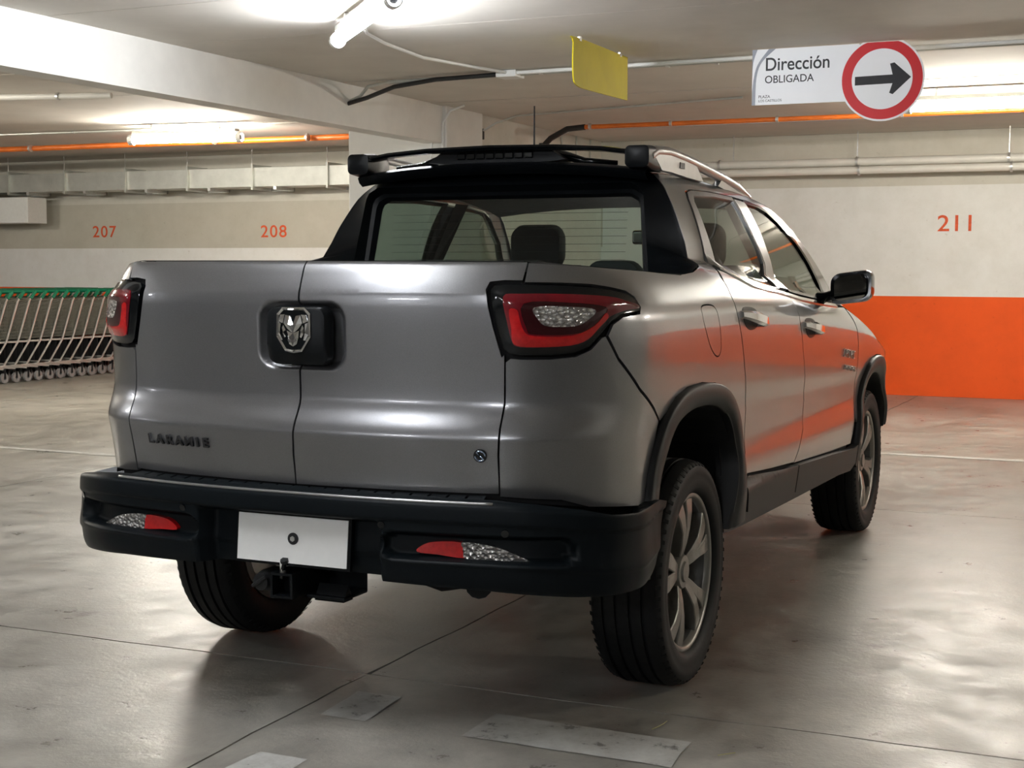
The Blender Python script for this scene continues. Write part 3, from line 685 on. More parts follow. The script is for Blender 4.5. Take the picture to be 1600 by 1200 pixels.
# rear corner caps below the tail lights
cap = [(.609,.712)]+tg_right[1:4]+[(.622,1.075),(.636,1.086),(.664,1.084),(.748,1.084),(.82,1.09),(.866,1.108),(.90,1.14),(.914,1.143),(.96,1.075),(1.059,.985),(1.16,.925),(1.215,.886),(1.20,.84),(1.165,.78),(1.125,.70),(1.115,.655),(.958,.668),(.867,.676),(.782,.70)]
both('rear_corner_panel', cap, P, sz=.01, sq=.025)
# bed side / C-pillar
pillar = [(1.62,1.309),(1.76,1.316),(1.90,1.334),(2.01,1.362),(2.04,1.42),(2.055,1.475),(2.10,1.588),(2.14,1.64),(2.16,1.664)]
roof_e = [(2.16,1.664),(2.35,1.668),(2.594,1.668),(2.80,1.655),(2.99,1.642),(3.18,1.625),(3.32,1.607),(3.45,1.583)]
apil_e = [(3.45,1.583),(3.55,1.542),(3.70,1.46),(3.85,1.36),(3.97,1.265),(4.08,1.172)]
frame_top = [(2.168,1.348),(2.205,1.42),(2.235,1.50),(2.27,1.575),(2.30,1.602),(2.36,1.611),(2.62,1.615),(2.90,1.610),(3.12,1.600),(3.28,1.586),(3.37,1.562),(3.43,1.533),(3.60,1.452),(3.72,1.36),(3.815,1.262),(3.86,1.185)]
side = [(.689,1.341),(.675,1.287)]+[(.79,1.285),(.89,1.281),(.968,1.272),(1.035,1.262),(1.068,1.245),(1.077,1.219),(1.062,1.201),(1.02,1.198),(.98,1.194),(.94,1.175),(.921,1.143),(.96,1.081),(1.059,.991),(1.165,.928),(1.222,.884),(1.27,.903)]+arch_out[5:]+[(2.107,.604),(2.149,.688),(2.158,.839),(2.11,.95),(2.067,1.032),(2.012,1.132),(1.983,1.185),(1.985,1.24),(2.03,1.295),(2.112,1.332)]+frame_top+[(4.08,1.150)]+apil_e[::-1][:-1]+roof_e[::-1]+pillar[::-1][1:]+[(1.598,1.307),(1.273,1.320),(.994,1.329),(.806,1.337)]
FUEL = smooth_loop([(1.598,1.205),(1.66,1.212),(1.735,1.205),(1.765,1.17),(1.785,1.11),(1.79,1.065),(1.765,1.045),(1.72,1.052),(1.665,1.085),(1.62,1.135),(1.596,1.175)], 3)
sR = panel('bed_side_panel', side, P, truck, holes=[FUEL], sz=.0125, sq=.03)
sL = panel('bed_side_panel', side, P, truck, sgn=-1, sz=.0125, sq=.03)
fd = panel('fuel_door', FUEL, P, sR, sz=.0125, sq=.025)
# doors
belt = [(2.168,1.338),(2.25,1.309),(2.39,1.274),(2.55,1.259),(2.708,1.247),(2.818,1.238),(3.09,1.212),(3.35,1.195),(3.60,1.180),(3.86,1.166)]
rd = [(2.115,1.326)]+[(a, b-.012) for a, b in belt[1:5]]+[(2.80,1.228),(2.895,1.217),(2.903,1.165),(2.906,1.115),(2.954,1.007),(3.02,.90),(3.056,.795),(3.034,.682),(2.93,.607),(2.86,.567),(2.50,.588),(2.16,.612),(2.112,.612),(2.152,.688),(2.161,.839),(2.113,.95),(2.070,1.032),(2.015,1.132),(1.986,1.185),(1.988,1.238),(2.033,1.290)]
fdp = [(2.897,1.217),(3.09,1.200),(3.35,1.183),(3.60,1.168),(3.86,1.154),(4.06,1.148),(4.09,1.06),(4.12,.85),(4.11,.68),(4.06,.56),(4.03,.512),(3.53,.531),(2.863,.565),(2.933,.607),(3.037,.682),(3.059,.795),(3.023,.90),(2.957,1.007),(2.909,1.115)]
doorsR = []
for nm, lp in (('rear_door', rd), ('front_door', fdp)):
    a, b = both(nm, lp, P, sz=.0125, sq=.035); doorsR.append(a)
# door handles: gloss body with a scooped pocket
def door_handle(parent, q0, z0, ln=.25, sgn=1):
    mb = MB(); n = 14; ring = []
    for i in range(n+1):
        t = i/n; q = q0+t*ln; z = z0-.095*t*ln/.25*.35; o = .008+.034*math.sin(math.pi*min(1, max(0, t)))**.6
        h = .012+.010*math.sin(math.pi*t)
        ring.append([surf(q, z-h, o-.008), surf(q, z-h*.6, o+.004), surf(q, z+h*.6, o+.004), surf(q, z+h, o-.008), surf(q, z, o-.018)])
    for r in ring: mb.v += r
    for i in range(n):
        for k in range(5): mb.f.append((i*5+k, (i+1)*5+k, (i+1)*5+(k+1) % 5, i*5+(k+1) % 5))
    mb.f += [(4,3,2,1,0), tuple(n*5+k for k in range(5))]
    o = mb.go('door_handle', MT['chrome'] , parent, True, 50)
    cup = smooth_loop([(q0+.03,z0+.018),(q0+ln*.45,z0+.022),(q0+ln*.72,z0+.005),(q0+ln*.70,z0-.045),(q0+ln*.4,z0-.058),(q0+.05,z0-.035)], 4)
    panel('handle_pocket', cup, MT['satin_black'], parent, off=.0015, depth=.003, sz=.02, gap=0)
    return o
door_handle(doorsR[0], 2.03, 1.172, .30); door_handle(doorsR[1], 2.965, 1.105, .29)
# window surrounds and glass
rwin = [(2.262,1.352),(2.288,1.476),(2.315,1.566),(2.345,1.588),(2.60,1.597),(2.862,1.593),(2.868,1.491),(2.89,1.348),(2.80,1.252),(2.66,1.262),(2.50,1.276),(2.36,1.300)]
fwin = [(3.04,1.588),(3.20,1.580),(3.31,1.562),(3.415,1.520),(3.581,1.440),(3.69,1.35),(3.775,1.257),(3.80,1.192),(3.60,1.205),(3.35,1.220),(3.09,1.238),(2.99,1.245),(3.02,1.357),(3.035,1.50)]
bp = [(2.884,1.6),(3.028,1.594),(3.022,1.50),(3.010,1.357),(2.975,1.246),(2.826,1.255),(2.905,1.348),(2.882,1.491)]
def ringloop(outer): return outer
rear_out = [(2.168,1.345),(2.205,1.42),(2.237,1.50),(2.275,1.575),(2.305,1.600),(2.36,1.609),(2.62,1.613),(2.884,1.608),(2.884,1.491),(2.905,1.348),(2.826,1.250),(2.66,1.254),(2.50,1.266),(2.36,1.286),(2.25,1.314)]
front_out = [(3.028,1.603),(3.12,1.598),(3.28,1.584),(3.37,1.560),(3.43,1.531),(3.60,1.450),(3.72,1.358),(3.812,1.260),(3.855,1.180),(3.60,1.192),(3.35,1.207),(3.09,1.225),(2.975,1.236),(3.010,1.357),(3.022,1.50)]
for s in (1, -1):
    f = panel('window_surround', rear_out, MT['satin_silver'] if s > 0 else MT['gloss_black'], truck, holes=[rwin], sgn=s, off=.004, depth=.012, gap=0, ds=.03, sz=.05, sq=.05)
    f['label'] = 'bright frame of the rear door window' if s > 0 else 'frame of the far rear door window'
    panel('window_pane', rwin, MT['glass'], f, sgn=s, off=-.004, gap=-.004, flange=False, sz=.05, sq=.05)
    f2 = panel('window_surround', front_out, MT['gloss_black'], truck, holes=[fwin], sgn=s, off=.004, depth=.02, gap=0, ds=.03, sz=.05, sq=.05)
    panel('window_pane', fwin, MT['glass'], f2, sgn=s, off=-.004, gap=-.004, flange=False, sz=.05, sq=.05)
    panel('door_pillar_trim', bp, MT['satin_silver'] if s > 0 else MT['gloss_black'], truck, sgn=s, off=.006, depth=.016, gap=0, sz=.05, sq=.05)
    bt = [(a, b+.002) for a, b in belt]+[(a, b-.011) for a, b in belt[::-1]]
    panel('belt_trim', bt, MT['chrome'], truck, sgn=s, off=.007, depth=.012, gap=0, sz=.02, sq=.06)
# front wing
wing = [(4.095,1.140),(4.30,1.088),(4.50,1.03),(4.66,.965),(4.85,.925),(5.05,.88),(5.22,.84),(5.24,.70),(5.12,.62),(5.07,.62),(5.035,.69),(4.975,.775),(4.875,.845),(4.742,.89),(4.60,.90),(4.478,.89),(4.366,.855),(4.265,.785),(4.195,.70),(4.145,.60),(4.115,.62),(4.125,.85)]
both('front_wing', wing, P, sz=.015, sq=.04)
QE = QS[-1]
both('front_bumper', [(5.07,.615),(5.12,.615),(5.245,.69),(5.6,.68),(QE,.68),(QE,.36),(5.6,.36),(5.15,.40),(5.02,.45)], MT['paint'], sz=.04, sq=.06)
both('headlamp', [(5.23,.835),(5.25,.71),(5.9,.72),(5.9,.80),(5.5,.82)], MT['reflector'], off=.004, sz=.04, sq=.06)
both('front_grille', [(5.91,.80),(5.91,.69),(QE,.69),(QE,.84)], MT['gloss_black'], sz=.04, sq=.06)
# roof, windscreen, bonnet: crowned between matching edge lines
def interp_pts(P_, n):
    P_ = [p[:2] for p in P_]; L = [0]
    for i in range(1, len(P_)): L.append(L[-1]+math.dist(P_[i-1], P_[i]))
    out = []
    for k in range(n+1):
        s = L[-1]*k/n; i = max(1, min(len(L)-1, bisect.bisect_left(L, s))); t = (s-L[i-1])/(L[i]-L[i-1])
        out.append(tuple(P_[i-1][j]+(P_[i][j]-P_[i-1][j])*t for j in (0, 1)))
    return out
def crown(name, edge, n, m, rise, bow, mat, off=0., inset=0., parent=None):
    E = interp_pts(edge, n); vs = []; fs = []
    for i, (q, z) in enumerate(E):
        p = surf(q, z, off); X = p[0]-inset; r = rise[0]+(rise[1]-rise[0])*i/n; b = bow[0]+(bow[1]-bow[0])*i/n
        for k in range(m+1):
            t = -1+2*k/m; c = 1-abs(t)**2.4
            vs.append((X*t, p[1]+b*(1-t*t), p[2]+r*c))
    for i in range(n):
        for k in range(m): a = i*(m+1)+k; fs.append((a, a+1, a+m+2, a+m+1))
    return obj(name, vs, fs, mat, parent or truck, True)
crown('roof', roof_e, 20, 24, (.035, .05), (-.03, .10), P)
crown('windscreen', apil_e, 12, 20, (.05, .03), (.10, .28), MT['wglass'], inset=.01)
crown('bonnet', [(4.08,1.150),(4.30,1.088),(4.50,1.03),(4.66,.965),(4.85,.925),(5.05,.88),(5.25,.84),(5.6,.83)], 16, 20, (.04, .05), (.24, .10), P)
# ---------------------------------------------------------------- cladding, arches
def flare(name, outer, inner, sgn, parent):
    """wheel-arch moulding: a raised band between two curves"""
    n = 60; A = interp_pts(outer, n); B = interp_pts(inner, n); vs = []; fs = []
    prof = [(0, -.004), (.02, .016), (.10, .021), (.45, .022), (.78, .020), (.84, .012), (.97, .010), (1, .002), (1, -.07)]
    for (a, b) in zip(A, B):
        for t, o in prof: vs.append(surf(a[0]+(b[0]-a[0])*t, a[1]+(b[1]-a[1])*t, o))
    m = len(prof)
    for i in range(n):
        for k in range(m-1): c = i*m+k; fs.append((c, c+m, c+m+1, c+1))
    vs = [(sgn*x, y, z) for x, y, z in vs]
    if sgn > 0: fs = [f[::-1] for f in fs]
    return obj(name, vs, fs, MT['flare_plastic'], parent, True, 60)
ao = smooth_loop([(1.135,.44)]+arch_out+[(2.10,.56),(2.13,.455)], 5, False); ai = smooth_loop(arch_in, 5, False)
fo = smooth_loop([(4.13,.40)]+farch_out+[(5.06,.54)], 5, False); fi = smooth_loop([(4.20,.38)]+farch_in, 5, False)
for s in (1, -1):
    flare('rear_arch_moulding', ao, ai, s, truck); flare('front_arch_moulding', fo, fi, s, truck)
sillp = [(2.085,.613),(2.18,.606),(2.50,.582),(2.812,.561),(2.853,.559),(2.850,.447),(2.50,.461),(2.178,.474),(2.13,.48)]
sillf = [(2.866,.558),(3.527,.524),(4.02,.495),(4.12,.50),(4.125,.41),(4.017,.385),(3.4,.42),(2.862,.446)]
def clad(q, z, off=0.):
    t = (z-.44)/.16
    return surf(q, z, off+.004+.018*sm(0, .25, 1-t))
for s in (1, -1):
    panel('sill_moulding', sillp, MT['flare_plastic'], truck, sgn=s, F=clad, depth=.03, sz=.012, sq=.05)
    panel('sill_moulding', sillf, MT['flare_plastic'], truck, sgn=s, F=clad, depth=.03, sz=.012, sq=.05)
    rk = [(1.945,.452),(2.02,.52),(2.085,.585),(2.125,.478),(2.178,.47),(2.85,.442),(4.12,.40),(4.10,.37),(2.85,.40),(2.1,.42),(1.95,.43)]
    panel('rocker_panel', rk, MT['flare_plastic'], truck, sgn=s, off=-.012, depth=.08, sz=.03, sq=.08)
# ---------------------------------------------------------------- tail lights
def bulge(q, z, off=0.):
    return surf(q, z, off+.012*sm(0, .05, -poly_d(q, z)))
_TA = np.array(TAIL)
def poly_d(q, z, A=_TA):
    B = np.roll(A, -1, 0); d = B-A; p = np.array([abs(q), z]); t = np.clip(((p-A)*d).sum(1)/(d*d).sum(1), 0, 1); e = np.sqrt((((A+d*t[:,None])-p)**2).sum(1)).min()
    return -e if inpoly([abs(q)], [z], TAIL)[0] else e
LENS = smooth_loop([(.618,1.250),(.66,1.258),(.80,1.257),(.93,1.250),(1.0,1.238),(1.05,1.226),(1.054,1.216),(.99,1.211),(.925,1.196),(.885,1.165),(.852,1.135),(.80,1.119),(.70,1.115),(.653,1.118),(.640,1.135),(.628,1.185)], 3)
INNER = smooth_loop([(.672,1.232),(.80,1.234),(.905,1.222),(.898,1.195),(.862,1.165),(.80,1.150),(.70,1.150),(.680,1.165)], 4)
CLEAR = smooth_loop([(.700,1.222),(.79,1.224),(.870,1.215),(.850,1.19),(.81,1.172),(.735,1.172),(.71,1.19)], 4)
UBAR = smooth_loop([(.640,1.165),(.642,1.135),(.655,1.120),(.70,1.116),(.80,1.120),(.850,1.136),(.884,1.166),(.915,1.192),(.905,1.205),(.868,1.172),(.800,1.146),(.70,1.146),(.674,1.158),(.662,1.19),(.655,1.215),(.634,1.215)], 3)
for s in (1, -1):
    t = panel('tail_light', TAIL, MT['gloss_black'], truck, sgn=s, F=bulge, off=.004, depth=.03, gap=.001, sz=.012, sq=.02, ds=.012)
    t['label'] = 'right-hand red tail light in a gloss black housing' if s > 0 else 'left-hand red tail light in a gloss black housing'
    panel('light_bar', UBAR, MT['red_lens'], t, sgn=s, F=bulge, off=.0072, depth=.002, gap=0, sz=.012, sq=.02)
    l = panel('lens', LENS, MT['red_mid'], t, holes=[INNER], sgn=s, F=bulge, off=.0065, depth=.004, gap=0, sz=.012, sq=.02)
    panel('inner_lens', INNER, MT['red_dark'], t, holes=[CLEAR], sgn=s, F=bulge, off=.0055, depth=.003, gap=0, sz=.012, sq=.02)
    panel('clear_reflector', CLEAR, MT['reflector'], t, sgn=s, F=bulge, off=.006, depth=.003, gap=0, sz=.012, sq=.02)
# ---------------------------------------------------------------- rear bumper
def offA(q):
    q = abs(q); return crv([(0,.055),(.5,.060),(.7,.080),(.86,.094),(.97,.070),(1.08,.034),(1.15,.024),(1.3,.02)], q)
def fogdent(q, z):
    q = abs(q)
    t1 = rrect(q-.545, z-.580, .245, .036, .034)
    return 1-sm(-.012, .004, t1)
def surfb(q, z, off=0.):
    a = abs(q); (x, y), n = base(a)
    B = crv([(.42,-.06),(.455,-.028),(.475,-.008),(.50,0),(.53,.004),(.545,.010),(.60,.004),(.645,.002),(.652,.008),(.69,.006),(.700,.0),(.706,-.008),(.712,-.022),(.716,-.045)], z+.03*sm(.6,1.0,a)-.02*sm(1.0,1.15,a))
    d = offA(a)+B+off
    d -= .045*fogdent(a, z)
    if a < .36: d -= .070*(1-sm(.272, .300, a))*(1-sm(.628, .645, z))
    X = x+n[0]*d; Y = y+n[1]*d
    return (math.copysign(X, q), Y, z)
bt_ = [(0,.716),(.609,.712),(.70,.705),(.80,.690),(.87,.672),(.96,.664),(1.05,.668),(1.13,.672),(1.19,.66),(1.155,.60),(1.135,.55),(1.115,.49),(1.085,.45),(.95,.448),(.80,.453),(.6,.468),(.3,.478),(0,.482)]
def surff(q, z, off=0.):
    a = abs(q); (x, y), n = base(a); d = offA(a)-.022+off
    return (math.copysign(x+n[0]*d, q), y+n[1]*d, z)
loopb = bt_+[(-a, b) for a, b in bt_[::-1][1:-1]]
bumper = panel('rear_bumper', loopb, MT['black_plastic'], truck, F=surfb, sz=.006, sq=.013, gap=0, depth=.06, ds=.015)
bumper['label'] = 'textured black rear bumper'
# step pad with ribs on the bumper ledge
mb = MB(); n = 22
for i in range(n):
    q0 = -.58+i*1.16/n; q1 = q0+1.16/n*.86
    a0 = Vector(surfb(q0, .705, -.006)); a1 = Vector(surfb(q1, .705, -.006)); b0 = Vector(surf(q0, .712, .006)); b1 = Vector(surf(q1, .712, .006))
    z = .7135
    mb.add([(a0.x,a0.y,z-.005),(a1.x,a1.y,z-.005),(b1.x,b1.y,z+.002),(b0.x,b0.y,z+.002),(a0.x,a0.y,z-.012),(a1.x,a1.y,z-.012),(b1.x,b1.y,z-.01),(b0.x,b0.y,z-.01)], [(0,1,2,3),(0,4,5,1),(1,5,6,2),(2,6,7,3),(3,7,4,0)])
mb.go('step_pad', MT['black_plastic'], bumper)
mb = MB(); pts = []
E0 = np.linspace(-.60, .60, 60)
mb.tube([Vector(surfb(q, .7035, .0))+Vector((0, -.001, .0)) for q in E0], .0045, 6)
o = mb.go('ledge_highlight', MT['satin_silver'], bumper, True); o['label'] = 'highlight along the bumper ledge edge, made as a thin silver strip'  # silver strip stands in for the highlight on the ledge edge
# fog and reversing lamps in the bumper
FR = smooth_loop([(.392,.562),(.405,.580),(.44,.592),(.512,.594),(.518,.570),(.521,.552),(.45,.558)], 3)
FC = smooth_loop([(.515,.594),(.57,.592),(.62,.582),(.665,.562),(.700,.542),(.66,.541),(.60,.545),(.524,.552),(.521,.57)], 3)
for s in (1, -1):
    a = panel('reflector', FR, MT['red_lens'], bumper, sgn=s, F=surff, off=.0, depth=.03, gap=0, sz=.01, sq=.02); a['label'] = 'red reflector'
    a = panel('reversing_lamp', FC, MT['reflector'], bumper, sgn=s, F=surff, off=.0, depth=.03, gap=0, sz=.01, sq=.02); a['label'] = 'clear reversing lamp'
# parking sensors
for q, z in ((-.79,.622),(-.345,.634),(.30,.634),(.63,.628)):
    c = Vector(surfb(q, z, .001)); nn = Vector(nrm(q, z)); mb = MB(); mb.tube([c-nn*.004, c+nn*.0015], .0105, 14); mb.go('parking_sensor', MT['gloss_black'], bumper, True, 40)
# plate
pl = MB(); y0 = -.968
def plf(a, b, d): return (a, y0-d+.012*(b-.56)/.13, b)
pz0, pz1 = .497, .629; Pl = smooth_loop([(-.178,pz0,1),(.178,pz0,1),(.178,pz1,1),(-.178,pz1,1)], 1)
fr = MB(); fr.prism([(-.186,pz0-.008),(.190,pz0-.008),(.190,pz1+.004),(-.186,pz1+.004)], plf, -.012, .001); frame = fr.go('plate_frame', MT['gloss_black'], bumper)
pl.prism([(-.180,pz0),(.180,pz0),(.180,pz1),(-.180,pz1)], plf, .001, .004); plate = pl.go('number_plate', MT['plate'], bumper); plate['label'] = 'blank white number plate'
mb = MB(); c = Vector(plf(.005, .567, .004)); mb.tube([c, c+Vector((0,-.003,0))], .017, 20); mb.go('plate_bolt', MT['ink'], plate, True, 40)
mb = MB(); mb.tube([c+Vector((0,-.002,0)), c+Vector((0,-.006,0))], .008, 6); mb.go('bolt_head', MT['steel'], plate)
mb = MB(); mb.tube([(-.035,y0+.0,.452),(-.028,y0-.008,.475),(-.018,y0-.012,.50)], .008, 6); mb.tube([(-.018,y0-.012,.500),(-.018,y0-.016,.508)], .012, 8); mb.go('plate_clip', MT['gloss_black'], plate, True, 50)
# ---------------------------------------------------------------- tailgate details
hb = MB()
def rr(hx, hz, r, n=5, cx=0, cz=0):
    o = []
    for sx, sz, a0 in ((1,1,0),(-1,1,90),(-1,-1,180),(1,-1,270)):
        for k in range(n+1):
            a = math.radians(a0+90*k/n); o.append((cx+sx*(hx-r)+r*math.cos(a), cz+sz*(hz-r)+r*math.sin(a)))
    return o
def stack(mb, rings, fn):
    n = len(rings[0][0]); b = len(mb.v)
    for ring, d in rings: mb.v += [fn(x, z, d) for x, z in ring]
    for i in range(len(rings)-1):
        for k in range(n): mb.f.append((b+i*n+k, b+i*n+(k+1) % n, b+(i+1)*n+(k+1) % n, b+(i+1)*n+k))
    mb.f.append(tuple(b+(len(rings)-1)*n+k for k in range(n)))
    return mb
hf = lambda x, z, d: (x+.018, -.935-d-.0*(z), z)
stack(hb, [(rr(.100,.083,.030,cx=.0,cz=1.137),.0),(rr(.097,.080,.030,cx=.0,cz=1.137),.024),(rr(.093,.066,.030,cx=-.002,cz=1.149),.034),(rr(.086,.058,.028,cx=-.002,cz=1.152),.037)], hf)
handle = hb.go('tailgate_handle', MT['satin_black'], truck, True, 35); handle['label'] = 'black tailgate handle block with a chrome emblem'
# emblem: chrome shield ring with a ram's head made of facets
ef = lambda x, z, d: (.014+x*.059, -.9725-d, 1.153+z*.064)
em = MB()
shield = [(-.62,.98),(.62,.98),(.92,.72),(.94,-.30),(.46,-.94),(0,-1.0),(-.46,-.94),(-.94,-.30),(-.92,.72)]
em.prism(shield, ef, .0, .0035); emb = em.go('emblem', MT['gloss_black'], handle); emb['label'] = 'chrome ram-head shield emblem'
ring = MB(); n = len(shield); inn = [(a*.86, b*.87) for a, b in shield]
ring.v += [ef(a, b, .0035) for a, b in shield]+[ef(a*.94, b*.94, .0085) for a, b in shield]+[ef(a, b, .0035) for a, b in inn]
for r in range(2):
    for k in range(n): ring.f.append((r*n+k, r*n+(k+1) % n, (r+1)*n+(k+1) % n, (r+1)*n+k))
ring.go('shield_rim', MT['chrome'], emb)
def facet(poly, h=.005, apex=None):
    mb = MB(); m = len(poly); cx = sum(p[0] for p in poly)/m; cz = sum(p[1] for p in poly)/m
    if apex: cx, cz = apex
    mb.v += [ef(a, b, .0035) for a, b in poly]+[ef(a*.97+cx*.03, b*.97+cz*.03, .006) for a, b in poly]+[ef(cx, cz, .006+h)]
    for k in range(m): mb.f.append((k, (k+1) % m, m+(k+1) % m, m+k)); mb.f.append((m+k, m+(k+1) % m, 2*m))
    return mb
hd = MB()
for s in (-1, 1):
    g = lambda P_: [(s*a, b) for a, b in (P_ if s > 0 else P_[::-1])]
    for P_ in ([(.0,.22),(.16,.62),(.42,.66),(.52,.30),(.30,.05),(.10,-.10),(0,-.12)],            # forehead and brow
               [(0,-.12),(.12,-.10),(.34,-.02),(.30,-.34),(.20,-.62),(0,-.72)],                   # muzzle
               [(.44,.68),(.70,.66),(.80,.38),(.62,.30),(.55,.30)],                               # top of the horn
               [(.66,.28),(.82,.34),(.84,-.20),(.66,-.46),(.56,-.44),(.68,-.16)],                 # outer curl
               [(.40,.0),(.52,.22),(.60,.10),(.58,-.18),(.46,-.34),(.38,-.30),(.48,-.12)]):       # inner curl
        q = facet(g(P_)); hd.add(q.v, q.f)
hd.go('ram_head', MT['chrome'], emb)
mb = MB()
for s in (-1, 1): mb.prism([(s*.05,-.46),(s*.20,-.36),(s*.22,-.46),(s*.10,-.56)][::s], ef, .009, .0125)
mb.go('nostril', MT['chrome'], emb)
# lettering badges
def on_surf(q, z, off=.003, rot=0.):
    p = Vector(surf(q, z, off)); n = Vector(nrm(q, z)); x = Vector((0,0,1)).cross(n).normalized(); y = n.cross(x)
    if q < 0 and n.y > 0: pass
    return Matrix(((x.x,y.x,n.x,p.x),(x.y,y.y,n.y,p.y),(x.z,y.z,n.z,p.z),(0,0,0,1))) @ Matrix.Rotation(rot, 4, 'Z')
for i, (ch, dq) in enumerate(zip('LARAMIE', (0,.034,.071,.106,.1425,.172,.200))):
    curve_text('badge_letter', ch, .038, MT['ink'], gdoors[0], on_surf(-.512+dq*1.08, .8195, .0035), .003, .0013, 1.12)
c = Vector(surf(.560, .826, .0)); 
M_ = on_surf(.560, .826, .002)
mb = MB(); mb.tube([(0,0,-.001),(0,0,.003)], .0185, 24); 
rb = mb.go('round_badge', MT['gloss_black'], gdoors[1], True, 40); rb.data.transform(M_)
mb = MB()
for a0 in (0, 180):
    mb.tube([(.0135*math.cos(math.radians(a0+a)), .0135*math.sin(math.radians(a0+a)), .004) for a in range(0, 150, 15)]+[(0, 0, .004)], .0026, 6)
o = mb.go('round_badge_swirl', MT['chrome_blue'], rb, True); o.data.transform(M_)
# small chrome script badges low on the front door
for ln, q0, q1, z in ((0, 3.74, 4.03, .956), (1, 3.78, 4.06, .888)):
    mb = MB()
    for k in range(5 if ln == 0 else 7):
        q = q0+(q1-q0)*(k+.5)/(5 if ln == 0 else 7); h = .016 if ln == 0 else .009; w_ = .019 if ln == 0 else .013
        a = lambda dq, dz: Vector(surf(q+dq, z+dz-.03*(q-q0)/.3, .004))
        mb.tube([a(-w_,-h), a(-w_,h), a(w_*.5,h), a(w_*.6,0), a(-w_*.6,0)] if k % 2 else [a(w_*.7,h), a(-w_,h*.9), a(-w_,-h), a(w_*.7,-h)], .0032, 5)
    mb.go('chrome_script_badge', MT['chrome'], doorsR[1], True)
# ---------------------------------------------------------------- rear of the cab
GY = .445
def cabring(n_side=10, n_top=14):
    R = [Vector(surf(q, z, -.002)) for q, z in interp_pts([(1.70,1.25)]+pillar[1:], n_side*2)]
    q, z = pillar[-1][:2]; pt = Vector(surf(q, z)); top = []
    for k in range(1, n_top):
        t = 1-2*k/n_top; top.append(Vector((pt.x*t, pt.y-.03*(1-t*t), pt.z+.035*(1-abs(t)**2.4))))
    L = [Vector((-v.x, v.y, v.z)) for v in R[::-1]]
    bot = [R[0].lerp(L[-1], k/12) for k in range(11, 0, -1)]
    return R, top, L, bot
R_, T_, L_, B_ = cabring()
outer = R_+T_+L_+B_
def rrpt(dirx, dirz, hx, hz, r):
    best = None
    a = math.atan2(dirz*hx, dirx*hz); return a
def ring_rr(hb_, ht_, z0, z1, r, y0, y1, N_):
    """rounded trapezium sampled to match the outer ring, by the share of each side"""
    nR, nT, nL, nB = len(R_), len(T_), len(L_), len(B_); pts = []
    def X(z): return hb_+(ht_-hb_)*(z-z0)/(z1-z0)
    def put(x, z): pts.append(Vector((x, y0+(y1-y0)*(z-z0)/(z1-z0), z)))
    for i in range(nR):
        z = z0+(z1-z0)*i/(nR-1); e = 0
        if z1-z < r: e = r-math.sqrt(max(0, r*r-(r-(z1-z))**2))*1.0
        if z-z0 < r: e = r-math.sqrt(max(0, r*r-(r-(z-z0))**2))
        put(X(z)-e*.8, z)
    xt = X(z1)-r*.8
    for k in range(1, nT+1): put(xt*(1-2*k/(nT+1)), z1+.0)
    for i in range(nL):
        v = pts[nR-1-i]; pts.append(Vector((-v.x, v.y, v.z)))
    xb = X(z0)-r*.8
    for k in range(1, nB+1): put(-xb+2*xb*k/(nB+1), z0)
    return pts
rings = [outer]
rA = ring_rr(.600,.545,1.22,1.625,.05,GY-.09,GY-.02,0)
rB = ring_rr(.575,.540,1.235,1.603,.05,GY-.035,GY+.015,0)
rC = ring_rr(.560,.526,1.245,1.590,.045,GY-.03,GY+.02,0)
rD = ring_rr(.548,.514,1.255,1.578,.04,GY-.005,GY+.045,0)
seq = [outer, [a.lerp(b, .12)+Vector((0, .004, 0)) for a, b in zip(outer, rA)], rA, rB, rC, rD]
vs = [v for r in seq for v in r]; m = len(outer); fs = []
for i in range(len(seq)-1):
    for k in range(m): fs.append((i*m+k, i*m+(k+1) % m, (i+1)*m+(k+1) % m, (i+1)*m+k))
cb = obj('cab_back_frame', vs, fs, MT['satin_black'], truck, True, 35); cb['label'] = 'gloss black surround of the rear window'
# rear glass with defroster lines
gw = ring_rr(.552,.518,1.252,1.582,.04,GY-.004,GY+.046,0); c = sum(gw, Vector())/m
rg = obj('rear_window_pane', gw+[c], [(k, (k+1) % m, m) for k in range(m)], MT['rglass'], cb); rg['label'] = 'tinted rear window'
mb = MB()
for k in range(9):
    z = 1.30+k*.028; y = GY+.048*(z-1.25)/.33+.002
    mb.tube([(-.47, y, z), (.47, y, z)], .0007, 4)
mb.go('defroster_line', MT['ink'], rg)
# black header lip above the window
mb = MB(); pf = []
for k in range(31):
    t = 1-2*k/30; x = .568*t; zc = 1.664+.033*(1-abs(t)**2.4); yc = .44-.03*(1-t*t)
    pf.append([(x, yc+.16, zc+.0), (x, yc-.035, zc+.006), (x, yc-.055, zc-.004), (x, yc-.045, zc-.022), (x, yc-.02, zc-.035)])
for r in pf: mb.v += r
for i in range(30):
    for k in range(4): mb.f.append((i*5+k, i*5+k+1, (i+1)*5+k+1, (i+1)*5+k))
mb.go('roof_lip', MT['satin_black'], truck, True, 50)
